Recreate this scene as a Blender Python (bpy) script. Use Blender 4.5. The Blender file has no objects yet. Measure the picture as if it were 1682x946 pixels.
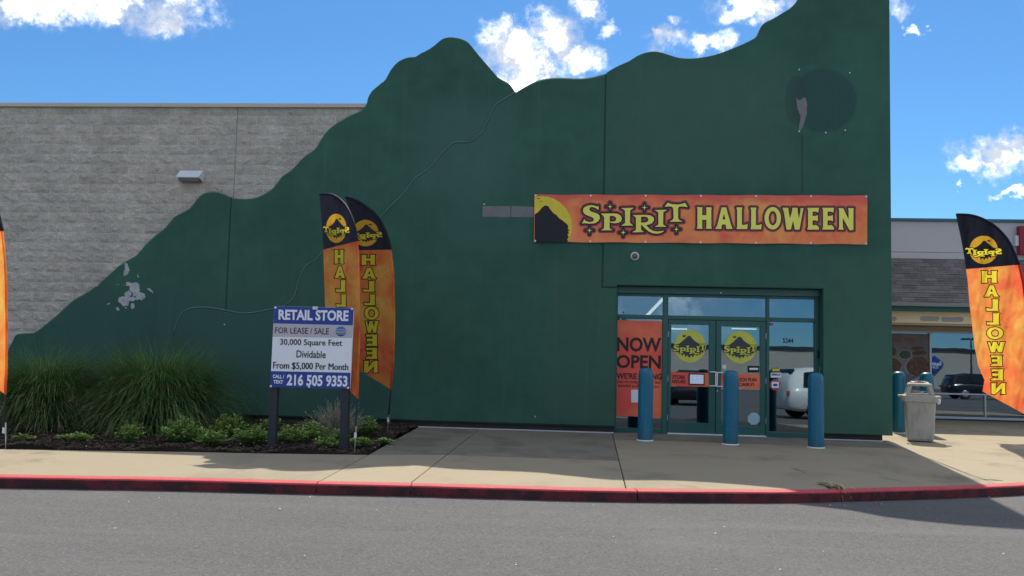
import bpy, bmesh, math, random
import numpy as np
from mathutils import Vector, Matrix
from mathutils.geometry import tessellate_polygon
R = math.radians
SC = bpy.context.scene
COL = SC.collection
rnd = random.Random(7)

# ------------------------------------------------------------------ camera
F, YAW, PITCH, ROLL, CH, CD = 1400.0, 0.0750, 0.0710, 0.02386, 1.552, 16.36
def cam_axes():
    fw = Vector((-math.sin(YAW), math.cos(YAW), 0)); rt = Vector((math.cos(YAW), math.sin(YAW), 0)); up = Vector((0, 0, 1))
    f2 = math.cos(PITCH)*fw + math.sin(PITCH)*up; u2 = math.cos(PITCH)*up - math.sin(PITCH)*fw
    return math.cos(ROLL)*rt + math.sin(ROLL)*u2, math.cos(ROLL)*u2 - math.sin(ROLL)*rt, f2
CR, CU, CF = cam_axes()
CP = Vector((0, -CD, CH))
camd = bpy.data.cameras.new('camera'); cam = bpy.data.objects.new('camera', camd); COL.objects.link(cam)
camd.sensor_width = 36; camd.lens = 36*F/1682; camd.clip_start = .1; camd.clip_end = 3000
cam.matrix_world = Matrix(((CR.x, CU.x, -CF.x, CP.x), (CR.y, CU.y, -CF.y, CP.y), (CR.z, CU.z, -CF.z, CP.z), (0, 0, 0, 1)))
SC.camera = cam
def ray(x, y): return CR*((x-841)/F) - CU*((y-473)/F) + CF
def W(x, y, Y=0.0):                      # point of the upright plane at depth Y
    d = ray(x, y); return CP + d*((Y-CP.y)/d.y)
def G(x, y, Z=0.0):                      # point of the level plane at height Z
    d = ray(x, y); return CP + d*((Z-CP.z)/d.z)

# ------------------------------------------------------------------ world, sun, exposure
SUN_EL, SUN_AZ = 51.2, 8.5               # azimuth from +Y towards +X
sd = Vector((math.sin(R(SUN_AZ))*math.cos(R(SUN_EL)), math.cos(R(SUN_AZ))*math.cos(R(SUN_EL)), math.sin(R(SUN_EL))))
sl = bpy.data.lights.new('sun', 'SUN'); sl.energy = 3.3; sl.angle = R(.5); sl.color = (1, .92, .78)
so = bpy.data.objects.new('sun', sl); COL.objects.link(so); so.rotation_euler = (-sd).to_track_quat('-Z', 'Y').to_euler(); so.location = (0, 0, 60)
SC.view_settings.view_transform = 'Standard'; SC.view_settings.look = 'None'; SC.view_settings.exposure = 0.85; SC.view_settings.gamma = 1
SC.cycles.max_bounces = 8; SC.cycles.transparent_max_bounces = 24; SC.cycles.diffuse_bounces = 3

class N:                                 # small node-tree writer
    def __init__(s, t): s.t = t; s.n = t.nodes; s.l = t.links
    def new(s, typ, **kw):
        n = s.n.new(typ)
        for k, v in kw.items(): setattr(n, k, v)
        return n
    def put(s, sock, v):
        if v is None: return
        if isinstance(v, bpy.types.NodeSocket): s.l.new(v, sock)
        else:
            if isinstance(v, Vector): v = tuple(v)
            if sock.type == 'RGBA' and isinstance(v, tuple) and len(v) == 3: v = (*v, 1)
            sock.default_value = v
    def m(s, op, a, b=None, c=None, clamp=False):
        n = s.new('ShaderNodeMath', operation=op, use_clamp=clamp)
        for i, v in enumerate((a, b, c)): s.put(n.inputs[i], v)
        return n.outputs[0]
    def vm(s, op, a, b=None, out=0):
        n = s.new('ShaderNodeVectorMath', operation=op)
        s.put(n.inputs[0], a); s.put(n.inputs[1], b)
        return n.outputs['Value'] if op in ('DOT_PRODUCT', 'LENGTH') else n.outputs[0]
    def mix(s, f, a, b, typ='MIX'):
        n = s.new('ShaderNodeMix', data_type='RGBA', blend_type=typ)
        s.put(n.inputs[0], f); s.put(n.inputs[6], a); s.put(n.inputs[7], b)
        return n.outputs[2]
    def noise(s, vec, scale, detail=4, rough=.55, dist=0, out=0):
        n = s.new('ShaderNodeTexNoise'); s.put(n.inputs['Vector'], vec); n.inputs['Scale'].default_value = scale
        n.inputs['Detail'].default_value = detail; n.inputs['Roughness'].default_value = rough; n.inputs['Distortion'].default_value = dist
        return n.outputs[out]
    def ramp(s, f, lo, hi, a=0.0, b=1.0, smooth=True):
        n = s.new('ShaderNodeMapRange', interpolation_type='SMOOTHSTEP' if smooth else 'LINEAR')
        s.put(n.inputs[0], f); n.inputs[1].default_value = lo; n.inputs[2].default_value = hi
        n.inputs[3].default_value = a; n.inputs[4].default_value = b
        return n.outputs[0]
    def cramp(s, f, stops):
        n = s.new('ShaderNodeValToRGB'); s.put(n.inputs[0], f); e = n.color_ramp.elements
        while len(e) < len(stops): e.new(.5)
        for q, (p, c) in zip(e, stops): q.position = p; q.color = (*c, 1)
        return n.outputs[0]
    def sep(s, v):
        n = s.new('ShaderNodeSeparateXYZ'); s.put(n.inputs[0], v); return n.outputs

w = bpy.data.worlds.new('World'); SC.world = w; w.use_nodes = True
t = N(w.node_tree); t.n.clear()
sky = t.new('ShaderNodeTexSky', sky_type='NISHITA'); sky.sun_disc = False; sky.sun_elevation = R(SUN_EL); sky.sun_rotation = R(SUN_AZ)
sky.air_density = 1.0; sky.dust_density = .15; sky.ozone_density = 2.2
tc = t.new('ShaderNodeTexCoord'); dirv = t.vm('NORMALIZE', tc.outputs['Generated'])
clouds = [(150, 2, 165, 34), (270, 20, 80, 40), (40, 8, 110, 30), (262, 40, 45, 20), (840, 78, 62, 46), (905, 52, 48, 42), (875, 108, 88, 48), (910, 80, 60, 36), (950, 95, 42, 34), (968, 92, 26, 22), (845, 140, 60, 20),
          (966, 12, 27, 16), (975, 30, 16, 10), (998, 47, 17, 10), (1111, 31, 15, 9), (1098, 62, 38, 22), (1075, 56, 20, 12), (1166, 68, 34, 23),
          (1235, 12, 66, 27), (1260, 4, 60, 18), (1645, 256, 70, 34), (1610, 270, 50, 18), (1670, 240, 40, 22), (1663, 315, 32, 9), (1478, 14, 20, 16), (1502, 47, 12, 7), (1575, 302, 6, 4)]
wv = t.vm('SUBTRACT', t.noise(dirv, 42, 6, .6, 0, 1), (.5, .5, .5))
wsc = t.new('ShaderNodeVectorMath', operation='SCALE'); t.l.new(wv, wsc.inputs[0]); wsc.inputs['Scale'].default_value = .05
dwarp = t.vm('ADD', dirv, wsc.outputs[0])
n1 = t.noise(dirv, 34, 9, .62, .3); n2 = t.noise(dirv, 95, 6, .6)
field = None; small = None
for cx, cy, rx, ry in clouds:
    d = ray(cx, cy).normalized()
    rr = (CR - CR.dot(d)*d).normalized(); uu = d.cross(rr); uu = uu if uu.dot(CU) > 0 else -uu
    k = 1/F*(1-.25*((cx-841)/841)**2*.3)
    df = t.vm('SUBTRACT', dwarp, tuple(d))
    a = t.vm('DOT_PRODUCT', df, tuple(rr/(rx*k))); b = t.vm('DOT_PRODUCT', df, tuple(uu/(ry*k)))
    e = t.m('SUBTRACT', 1.0, t.m('SQRT', t.m('ADD', t.m('MULTIPLY', a, a), t.m('MULTIPLY', b, b))))
    e = t.m('MAXIMUM', e, -3.0)
    if rx < 26 and cx not in (968, 1075): small = e if small is None else t.m('MAXIMUM', small, e)
    else: field = e if field is None else t.m('MAXIMUM', field, e)
wob = t.m('ADD', t.m('MULTIPLY', t.m('SUBTRACT', n1, .5), 1.7), t.m('MULTIPLY', t.m('SUBTRACT', n2, .5), .9))
dens = t.m('ADD', field, wob)
alpha = t.m('POWER', t.ramp(dens, -.2, 1.0), 1.2)
alpha = t.m('MULTIPLY', alpha, t.ramp(field, -.4, .05))
sden = t.m('ADD', small, t.m('MULTIPLY', wob, .8))
alpha = t.m('MAXIMUM', alpha, t.m('MULTIPLY', t.m('MULTIPLY', t.ramp(sden, -.3, 1.0), t.ramp(small, -.5, .1)), .55))
# cumulus added out of view, denser than those in view, as extra fill light
fwd = t.vm('DOT_PRODUCT', dirv, tuple(CF))
inside = t.m('MULTIPLY', t.ramp(fwd, .79, .83), 1.0)
gen = t.ramp(t.noise(dirv, 3.6, 9, .6, .25), .46, .59)
zz = t.sep(dirv)[2]
gen = t.m('MULTIPLY', t.m('MULTIPLY', gen, t.m('SUBTRACT', 1.0, inside)), t.ramp(zz, .02, .2))
alpha = t.m('MAXIMUM', alpha, gen)
shade = t.ramp(t.noise(t.vm('ADD', dwarp, (0, 0, .012)), 22, 7, .6), .35, .58)
skyc = t.mix(1.0, sky.outputs[0], (0.55, .97, 1.30), 'MULTIPLY')
skyb = t.new('ShaderNodeBackground'); t.put(skyb.inputs[0], skyc); skyb.inputs[1].default_value = .0535
cl = t.mix(shade, (1.0, .97, .92), (.25, .27, .305))
clb = t.new('ShaderNodeBackground'); t.put(clb.inputs[0], cl); clb.inputs[1].default_value = 1.6
mx = t.new('ShaderNodeMixShader'); t.put(mx.inputs[0], alpha); t.l.new(skyb.outputs[0], mx.inputs[1]); t.l.new(clb.outputs[0], mx.inputs[2])
wo = t.new('ShaderNodeOutputWorld'); t.l.new(mx.outputs[0], wo.inputs[0])

# ------------------------------------------------------------------ materials
def mat(name, col, rough=.7, var=(), bump=(), spec=.4, metal=0, fn=None, coord='pos', emit=None):
    """var: (scale, amount, detail) value mottling; bump: (scale, strength, distance) list; fn(t, vec, colour) repaints with the thing's own marks"""
    m = bpy.data.materials.new(name); m.use_nodes = True; t = N(m.node_tree); b = t.n['Principled BSDF']
    if coord == 'pos': vec = t.new('ShaderNodeNewGeometry').outputs['Position']
    else: vec = t.new('ShaderNodeTexCoord').outputs['Object']
    c = t.mix(0.0, col, col)
    for sc_, am, de in var:
        f = t.noise(vec, sc_, de, .6); f = t.m('ADD', 1-am, t.m('MULTIPLY', f, 2*am))
        vv = t.new('ShaderNodeCombineXYZ'); [t.l.new(f, vv.inputs[i]) for i in range(3)]
        c = t.mix(1.0, c, vv.outputs[0], 'MULTIPLY')
    if fn: c = fn(t, vec, c) or c
    t.put(b.inputs['Base Color'], c); b.inputs['Roughness'].default_value = rough; b.inputs['Metallic'].default_value = metal
    b.inputs['Specular IOR Level'].default_value = spec
    prev = None
    for sc_, st, di in bump:
        n = t.new('ShaderNodeBump'); n.inputs['Strength'].default_value = st; n.inputs['Distance'].default_value = di
        t.put(n.inputs['Height'], t.noise(vec, sc_, 5, .6))
        if prev: t.l.new(prev, n.inputs['Normal'])
        prev = n.outputs[0]
    if prev: t.l.new(prev, b.inputs['Normal'])
    if emit: t.put(b.inputs['Emission Color'], emit[0]); b.inputs['Emission Strength'].default_value = emit[1]
    return m
def translucent(m, amount, tint=None):
    t = N(m.node_tree); b = t.n['Principled BSDF']; out = t.n['Material Output']
    tr = t.new('ShaderNodeBsdfTranslucent'); src = b.inputs['Base Color'].links[0].from_socket
    t.l.new(src, tr.inputs[0])
    mx = t.new('ShaderNodeMixShader'); mx.inputs[0].default_value = amount
    t.l.new(b.outputs[0], mx.inputs[1]); t.l.new(tr.outputs[0], mx.inputs[2]); t.l.new(mx.outputs[0], out.inputs[0]); return m
def objrand(t, c, amt):
    oi = t.new('ShaderNodeObjectInfo').outputs['Random']; f = t.m('ADD', 1-amt, t.m('MULTIPLY', oi, 2*amt))
    vv = t.new('ShaderNodeCombineXYZ'); [t.l.new(f, vv.inputs[i]) for i in range(3)]
    return t.mix(1.0, c, vv.outputs[0], 'MULTIPLY')

GREEN = (.041, .120, .086)
PATCH_C = W(1352, 165, 0); PATCH_R = W(1408, 165, 0).x - PATCH_C.x
def green_fn(t, vec, c):
    x, y, z = t.sep(vec)
    # round of fresher paint where an old sign hung, with a second smaller lobe at its left
    wn = t.m('MULTIPLY', t.m('SUBTRACT', t.noise(vec, 5, 3), .5), .09)
    def disc(cx, cz, rx, rz):
        a = t.m('DIVIDE', t.m('SUBTRACT', x, cx), rx); b = t.m('DIVIDE', t.m('SUBTRACT', z, cz), rz)
        return t.ramp(t.m('ADD', t.m('SQRT', t.m('ADD', t.m('MULTIPLY', a, a), t.m('MULTIPLY', b, b))), wn), .93, 1.04, 1, 0)
    c = t.mix(t.m('MULTIPLY', disc(PATCH_C.x, PATCH_C.z, PATCH_R, PATCH_R*.99), .8), c, (.034, .082, .080))
    q = W(1308, 165, 0); c = t.mix(t.m('MULTIPLY', disc(q.x, q.z, .22, .5), .75), c, (.036, .076, .062))
    # rolled-on touch-up rectangles
    for (x0, y0, x1, y1, col, al) in ((745, 292, 870, 318, (.05, .118, .096), .5), (740, 318, 800, 396, (.055, .124, .1), .45), (750, 372, 880, 412, (.052, .128, .1), .5), (690, 170, 830, 320, (.072, .148, .122), .55),
                                      (1000, 100, 1300, 300, (.072, .138, .104), .45), (430, 430, 620, 680, (.048, .112, .092), .5), (100, 470, 420, 700, (.042, .1, .084), .55), (900, 430, 1010, 690, (.06, .122, .086), .45), (1360, 420, 1465, 720, (.056, .12, .088), .45)):
        a = W(x0, y0); b = W(x1, y1); s = .1 if x1-x0 < 140 else .5
        f = t.m('MULTIPLY', t.m('MULTIPLY', t.ramp(x, a.x-s, a.x+s), t.ramp(x, b.x-s, b.x+s, 1, 0)), t.m('MULTIPLY', t.ramp(z, b.z-s*.6, b.z+s*.6), t.ramp(z, a.z-s*.6, a.z+s*.6, 1, 0)))
        c = t.mix(t.m('MULTIPLY', f, al), c, col)
    # rain streaks
    sv = t.new('ShaderNodeMapping'); t.put(sv.inputs[0], vec); sv.inputs['Scale'].default_value = (3.2, 1, .12)
    st = t.ramp(t.noise(sv.outputs[0], 2.2, 5, .65), .54, .78)
    c = t.mix(t.m('MULTIPLY', st, .5), c, (.07, .15, .115))
    # block courses telegraphing through the coating
    cr_ = t.m('FRACT', t.m('DIVIDE', z, .2032)); cr_ = t.ramp(t.m('ABSOLUTE', t.m('SUBTRACT', cr_, .5)), .44, .5)
    c = t.mix(t.m('MULTIPLY', cr_, t.ramp(t.noise(vec, 1.3, 3), .4, .7, 0, .22)), c, (.045, .095, .075))
    return c
M = {}
M['green'] = mat('green stucco', GREEN, .8, [(.4, .38, 4), (2.5, .26, 5), (60, .30, 2)], [(55, .25, .006), (9, .15, .01)], .25, fn=green_fn)
M['joint'] = mat('joint sealant', (.022, .055, .042), .7)
M['highlight'] = mat('pale green bead', (.088, .185, .145), .7, [(2, .2, 3)])
M['highlight2'] = mat('edge bead', (.10, .19, .15), .7, [(2, .2, 3)])
M['trim'] = mat('teal painted metal', (.014, .098, .086), .4, [(2, .15, 3), (30, .06, 2)], [(30, .05, .002)], .5)
def block_fn(t, vec, c):
    c = objrand(t, c, .09)
    f = t.ramp(t.noise(vec, 7, 6, .7), .62, .72); z = t.ramp(t.noise(vec, .35, 2), .5, .62)
    c = t.mix(t.m('MULTIPLY', t.m('MULTIPLY', f, z), .75), c, (.07, .065, .06))
    return t.mix(t.ramp(t.noise(vec, .9, 4), .4, .75, 0, .35), c, (.36, .335, .30))
M['block'] = mat('split face block', (.55, .495, .43), .95, [(1.1, .16, 3), (9, .34, 6), (38, .5, 5)], [(22, .9, .035), (90, .9, .012)], .15, fn=block_fn)
M['mortar'] = mat('mortar', (.72, .68, .62), .95, [(8, .15, 4)], [(80, .4, .004)], .1)
M['coping'] = mat('beige metal coping', (.56, .50, .43), .5, [(1.5, .08, 3)], [], .4)
M['plinth'] = mat('dark base', (.045, .042, .04), .85, [(3, .35, 5)], [(30, .5, .01)])
M['dark'] = mat('dark', (.012, .012, .013), .7)
M['interior'] = mat('interior dark', (.045, .045, .048), .8, [(.8, .3, 3)])
M['roofing'] = mat('roofing', (.2, .2, .2), .9, [(1, .2, 3)])
M['bare'] = mat('bare grey render', (.22, .205, .215), .9, [(4, .18, 5), (50, .2, 3)], [(60, .5, .004)], .2)
M['peel'] = mat('exposed block under peeled paint', (.44, .45, .48), .9, [(9, .6, 5), (40, .6, 3)], [(50, .7, .006)], .2)
M['steel'] = mat('brushed steel', (.55, .56, .58), .35, [(20, .1, 2)], metal=.9)
M['white'] = mat('white paint', (.72, .73, .74), .5, [(6, .06, 3)])
M['lamp_grey'] = mat('grey enamel', (.68, .71, .76), .4, [(9, .07, 4)], [], .5)
M['lens'] = mat('lamp lens', (.14, .13, .11), .25, [(30, .3, 2)])
M['cream'] = mat('cream sign band', (.86, .75, .50), .8, [(2, .1, 4)])
M['scar'] = mat('grey sign scar', (.42, .40, .42), .85, [(5, .15, 4)])
M['soffit'] = mat('beige soffit', (.45, .38, .27), .8, [(2, .1, 3)])
M['stucco2'] = mat('grey stucco', (.54, .53, .55), .9, [(.9, .07, 4), (30, .06, 3)], [(60, .3, .004)])
M['cap_blue'] = mat('blue metal cap', (.045, .14, .20), .4)
M['gutter'] = mat('gutter', (.22, .25, .25), .5)
M['fascia'] = mat('teal fascia', (.015, .105, .11), .5, [(3, .1, 2)])
M['alu'] = mat('aluminium frame', (.45, .5, .58), .4, [(8, .05, 2)], metal=.3)
M['signred'] = mat('red sign face', (.30, .012, .035), .4)
def shingle_fn(t, vec, c):
    br = t.new('ShaderNodeTexBrick'); mp = t.new('ShaderNodeMapping'); x, y, z = t.sep(vec); cv = t.new('ShaderNodeCombineXYZ')
    t.l.new(x, cv.inputs[0]); t.l.new(z, cv.inputs[1]); t.put(br.inputs['Vector'], cv.outputs[0])
    br.inputs['Scale'].default_value = 1; br.inputs['Brick Width'].default_value = .3; br.inputs['Row Height'].default_value = .105; br.inputs['Mortar Size'].default_value = .004
    br.inputs['Color1'].default_value = (.7, .7, .7, 1); br.inputs['Color2'].default_value = (1.15, 1.1, 1.05, 1); br.inputs['Mortar'].default_value = (.4, .4, .4, 1)
    return t.mix(1, c, br.outputs[0], 'MULTIPLY')
M['shingle'] = mat('asphalt shingle', (.20, .19, .19), .95, [(3, .2, 4), (60, .25, 2)], [(120, .6, .004)], .15, fn=shingle_fn)
def conc_fn(t, vec, c):
    c = objrand(t, c, .05)
    st = t.ramp(t.noise(vec, .8, 6, .65, .4), .52, .72)
    c = t.mix(t.m('MULTIPLY', st, .75), c, (.17, .148, .112))
    bg = t.ramp(t.noise(vec, .33, 5, .7, .6), .5, .66); c = t.mix(t.m('MULTIPLY', bg, .42), c, (.20, .178, .14))
    sp = t.ramp(t.noise(vec, 14, 3, .6), .70, .76); c = t.mix(t.m('MULTIPLY', sp, .45), c, (.09, .08, .065))
    mp = t.new('ShaderNodeMapping'); t.put(mp.inputs[0], vec); mp.inputs['Scale'].default_value = (.5, 3, 1)
    sw = t.ramp(t.noise(mp.outputs[0], 2.2, 6, .7), .55, .8); return t.mix(t.m('MULTIPLY', sw, .28), c, (.24, .2, .14))
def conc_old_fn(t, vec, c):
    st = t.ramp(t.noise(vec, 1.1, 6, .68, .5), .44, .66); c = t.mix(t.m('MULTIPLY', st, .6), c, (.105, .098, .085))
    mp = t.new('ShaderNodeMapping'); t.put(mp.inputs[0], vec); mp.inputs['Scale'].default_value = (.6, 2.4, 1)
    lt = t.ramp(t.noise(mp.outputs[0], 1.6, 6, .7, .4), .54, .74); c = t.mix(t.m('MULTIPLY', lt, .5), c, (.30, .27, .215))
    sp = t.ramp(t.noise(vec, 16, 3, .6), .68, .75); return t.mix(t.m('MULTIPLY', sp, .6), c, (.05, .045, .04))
M['conc'] = mat('worn concrete', (.315, .272, .197), .9, [(1.4, .08, 4), (35, .10, 4), (220, .12, 2)], [(140, .3, .003), (9, .15, .01)], .2, fn=conc_fn)
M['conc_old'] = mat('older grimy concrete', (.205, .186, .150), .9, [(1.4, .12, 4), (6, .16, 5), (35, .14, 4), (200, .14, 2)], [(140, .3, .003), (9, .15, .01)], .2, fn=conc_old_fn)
M['jointdirt'] = mat('joint dirt', (.035, .03, .024), 1, [(20, .3, 3)])
def asph_fn(t, vec, c):
    sp = t.ramp(t.noise(vec, 42, 5, .88), .52, .63); c = t.mix(t.m('MULTIPLY', sp, .6), c, (.26, .25, .24))
    dk = t.ramp(t.noise(t.vm('ADD', vec, (7, 3, 0)), 36, 5, .88), .52, .61); c = t.mix(t.m('MULTIPLY', dk, .65), c, (.035, .035, .036))
    bl = t.ramp(t.noise(vec, .45, 4, .6), .5, .75); c = t.mix(t.m('MULTIPLY', bl, .22), c, (.19, .185, .18))
    mp = t.new('ShaderNodeMapping'); t.put(mp.inputs[0], vec); mp.inputs['Scale'].default_value = (.12, 1.6, 1)
    tr = t.ramp(t.noise(mp.outputs[0], 1.1, 6, .65, .3), .48, .70); c = t.mix(t.m('MULTIPLY', tr, .3), c, (.165, .162, .16))
    oil = t.ramp(t.noise(vec, 1.7, 5, .7), .68, .78); return t.mix(t.m('MULTIPLY', oil, .28), c, (.06, .058, .055))
M['asph'] = mat('asphalt', (.108, .109, .113), .92, [(.25, .12, 3), (6, .08, 4), (55, .16, 3)], [(130, .8, .008), (45, .5, .01)], .25, fn=asph_fn)
def kerb_fn(t, vec, c):
    nz = t.sep(t.new('ShaderNodeNewGeometry').outputs['Normal'])[2]; x, y, z = t.sep(vec)
    w1 = t.ramp(t.noise(vec, 2.6, 7, .7), .44, .56); w2 = t.ramp(t.noise(vec, 17, 5, .7), .56, .66)
    top = t.m('MULTIPLY', t.ramp(z, -.012, .0), t.m('MULTIPLY', w2, w1))
    c = t.mix(t.m('MULTIPLY', top, .8), c, (.30, .26, .2))
    face = t.ramp(z, -.03, -.012, 1, 0)
    c = t.mix(t.m('MULTIPLY', face, .9), c, (.082, .014, .019))  # shade of the front face put into its colour as darker maroon
    scuff = t.ramp(t.m('ADD', t.noise(vec, 3.1, 7, .72), t.m('MULTIPLY', t.noise(vec, 26, 3), .16)), .50, .64)
    c = t.mix(t.m('MULTIPLY', t.m('MULTIPLY', face, scuff), .8), c, (.024, .018, .020))
    chip = t.ramp(t.noise(vec, 30, 4, .7), .66, .72); c = t.mix(t.m('MULTIPLY', t.m('MULTIPLY', face, chip), .5), c, (.3, .27, .22))
    return c
M['kerb'] = mat('worn red kerb paint', (.52, .070, .085), .75, [(3, .18, 4), (40, .12, 3)], [(40, .5, .006), (7, .4, .015)], .3, fn=kerb_fn)
M['mulch'] = mat('mulch', (.034, .026, .021), 1, [(12, .5, 5), (60, .5, 3)], [(35, 1, .03), (110, .9, .01)], .1)
M['chip'] = mat('bark chip', (.07, .052, .040), .95, [], [], .15, fn=lambda t, v, c: t.mix(t.ramp(t.noise(v, 9, 2), .5, .72), c, (.13, .1, .075)))
M['grass'] = translucent(mat('grass blade', (.085, .18, .05), .6, [(3, .3, 3), (28, .45, 2)], [], .3, fn=lambda t, v, c: t.mix(t.ramp(t.noise(v, 4, 3), .45, .7), c, (.16, .26, .08))), .3)
M['grassdry'] = translucent(mat('dry grass blade', (.50, .47, .27), .7, [(5, .25, 3)], [], .2), .2)
M['weed'] = translucent(mat('weed leaf', (.40, .56, .16), .6, [(5, .3, 3)], [], .3), .25)
M['twig'] = mat('dry twig', (.34, .30, .25), .9, [(10, .3, 2)])
def bol_fn(t, vec, c):
    mp = t.new('ShaderNodeMapping'); t.put(mp.inputs[0], vec); mp.inputs['Scale'].default_value = (9, 9, .5)
    c = t.mix(t.m('MULTIPLY', t.ramp(t.noise(mp.outputs[0], 2, 5, .6), .46, .7), .55), c, (.015, .22, .31))
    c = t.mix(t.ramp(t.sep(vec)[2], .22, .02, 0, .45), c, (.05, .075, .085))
    return t.mix(t.ramp(t.noise(vec, 20, 5, .7), .62, .69, 0, .55), c, (.18, .27, .31))
M['bollard'] = mat('blue bollard sleeve', (.002, .125, .215), .42, [(1.5, .15, 3)], [(25, .08, .004)], .5, fn=bol_fn)
def can_fn(t, vec, c):
    mp = t.new('ShaderNodeMapping'); t.put(mp.inputs[0], vec); mp.inputs['Scale'].default_value = (4, 4, 1)
    c = t.mix(t.ramp(t.noise(mp.outputs[0], 2.3, 6, .65), .45, .75, 0, .55), c, (.20, .18, .15))
    return t.mix(t.ramp(t.noise(vec, 25, 4, .7), .62, .72, 0, .3), c, (.10, .09, .08))
M['can'] = mat('grey plastic bin', (.40, .375, .33), .7, [(2, .12, 4), (60, .06, 2)], [(120, .25, .003)], .3, fn=can_fn)
M['post'] = mat('dark post', (.028, .03, .042), .6, [(6, .2, 3)], [(25, .2, .004)], .4)
M['ink_white'] = mat('sign white', (.80, .83, .90), .5, [(3, .04, 3)])
M['ink_grey'] = mat('sign grey band', (.50, .47, .53), .5)
M['ink_blue'] = mat('sign blue', (.025, .055, .30), .5, [(3, .06, 3)])
M['ink_navy'] = mat('sign navy', (.03, .05, .16), .5)
M['ink_black'] = mat('print black', (.012, .011, .016), .6)
M['ink_brown'] = mat('print brown black', (.035, .016, .022), .6)
M['ink_yellow'] = mat('print yellow', (.92, .84, .15), .6, [(3, .06, 2)])
M['ink_maroon'] = mat('print maroon', (.32, .055, .085), .6)
M['ink_moon'] = mat('print moon', (.80, .62, .05), .6, [(6, .12, 3)])
M['decal_yellow'] = mat('decal yellow', (.62, .60, .08), .5, [(9, .15, 3)])
M['decal_dark'] = mat('decal dark', (.045, .05, .06), .5)
M['decal_pale'] = mat('decal pale blue', (.34, .52, .60), .5)
M['decal_red'] = mat('decal red', (.42, .07, .085), .5)
def fire_fn(t, vec, c):
    x, y, z = t.sep(vec)
    n = t.noise(vec, 1.9, 7, .62, .5)
    n2 = t.noise(t.vm('ADD', vec, (3.1, 0, 1.7)), .8, 3, .5)
    f = t.m('ADD', t.m('MULTIPLY', n, .62), t.m('MULTIPLY', n2, .38))
    return t.cramp(f, [(.30, (.80, .10, .07)), (.43, (.90, .20, .075)), (.55, (.94, .34, .10)), (.68, (.94, .56, .14))])
def flag_fn(t, vec, c):
    x, y, z = t.sep(vec)
    n = t.noise(vec, 2.2, 7, .62, .6); n2 = t.noise(t.vm('ADD', vec, (3.1, 0, 1.7)), .9, 3, .5)
    f = t.m('ADD', t.m('MULTIPLY', n, .6), t.m('MULTIPLY', n2, .4))
    f = t.m('ADD', f, t.m('SUBTRACT', .09, t.m('MULTIPLY', t.m('ABSOLUTE', t.m('SUBTRACT', z, 2.1)), .125)))
    return t.cramp(f, [(.30, (.86, .09, .07)), (.43, (.92, .19, .075)), (.55, (.94, .35, .09)), (.68, (.95, .58, .14))])
def banner_fn(t, vec, c):
    c = fire_fn(t, vec, c); x, y, z = t.sep(vec)
    zt = W(1150, 320).z; zb = W(1150, 400).z
    u = t.m('ADD', t.m('DIVIDE', t.m('SUBTRACT', z, zb), zt-zb), t.m('MULTIPLY', t.m('SUBTRACT', t.noise(vec, 2.4, 5, .6), .5), .5))
    return t.mix(t.m('MULTIPLY', t.ramp(u, .72, .98), .85), t.mix(t.m('MULTIPLY', t.ramp(u, .25, -.05), .5), c, (.85, .24, .12)), (.78, .10, .09))
M['banner'] = mat('banner print', (.7, .2, .03), .5, fn=banner_fn, spec=.3)
M['poster'] = mat('poster print', (.7, .12, .03), .5, fn=lambda t, v, c: t.mix(t.ramp(t.noise(v, 1.3, 5, .6), .4, .7), (.86, .11, .08), (.90, .22, .09)), spec=.3)
M['flag_orange'] = translucent(mat('flag orange', (.7, .2, .03), .75, fn=flag_fn, spec=.15, bump=[(6, .25, .03)]), .55)
M['flag_red'] = translucent(mat('flag red hem', (.66, .05, .04), .75, spec=.15), .35)
M['flag_black'] = translucent(mat('flag black', (.020, .020, .034), .7, spec=.25, bump=[(7, .3, .03)]), .12)
M['flag_ink'] = translucent(mat('flag lettering yellow', (.90, .74, .06), .7, spec=.15), .55)
M['flag_outline'] = mat('flag lettering outline', (.03, .012, .014), .8, spec=.15)
M['flag_moon'] = translucent(mat('flag moon', (.78, .42, .04), .7, [(6, .15, 3)], spec=.15), .35)
M['pole_black'] = mat('black pole', (.012, .012, .014), .4)
M['paper'] = mat('paper', (.62, .60, .60), .8, [(14, .2, 3)])
M['pink'] = mat('pink paper', (.55, .28, .32), .8)
M['carwhite'] = mat('white car paint', (.72, .74, .75), .25, spec=.6)
M['carblack'] = mat('black car paint', (.012, .013, .016), .2, spec=.6)
M['rubber'] = mat('rubber', (.02, .02, .02), .9)
M['carglass'] = mat('car glass', (.01, .012, .015), .08, spec=.7)
M['headlamp'] = mat('headlamp', (.6, .6, .6), .15, metal=.4)
M['faruilding'] = mat('far wall', (.40, .37, .33), .9, [(.2, .06, 3)])
M['leafdark'] = translucent(mat('tree leaf', (.045, .09, .025), .7, [(.8, .3, 3)]), .2)
M['tube'] = mat('lit tube', (.8, .8, .8), .5, emit=((1, .93, .8), 2.2))
M['screen'] = mat('tablet screen', (.02, .02, .02), .3, emit=((.45, .58, .8), .35))
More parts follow.
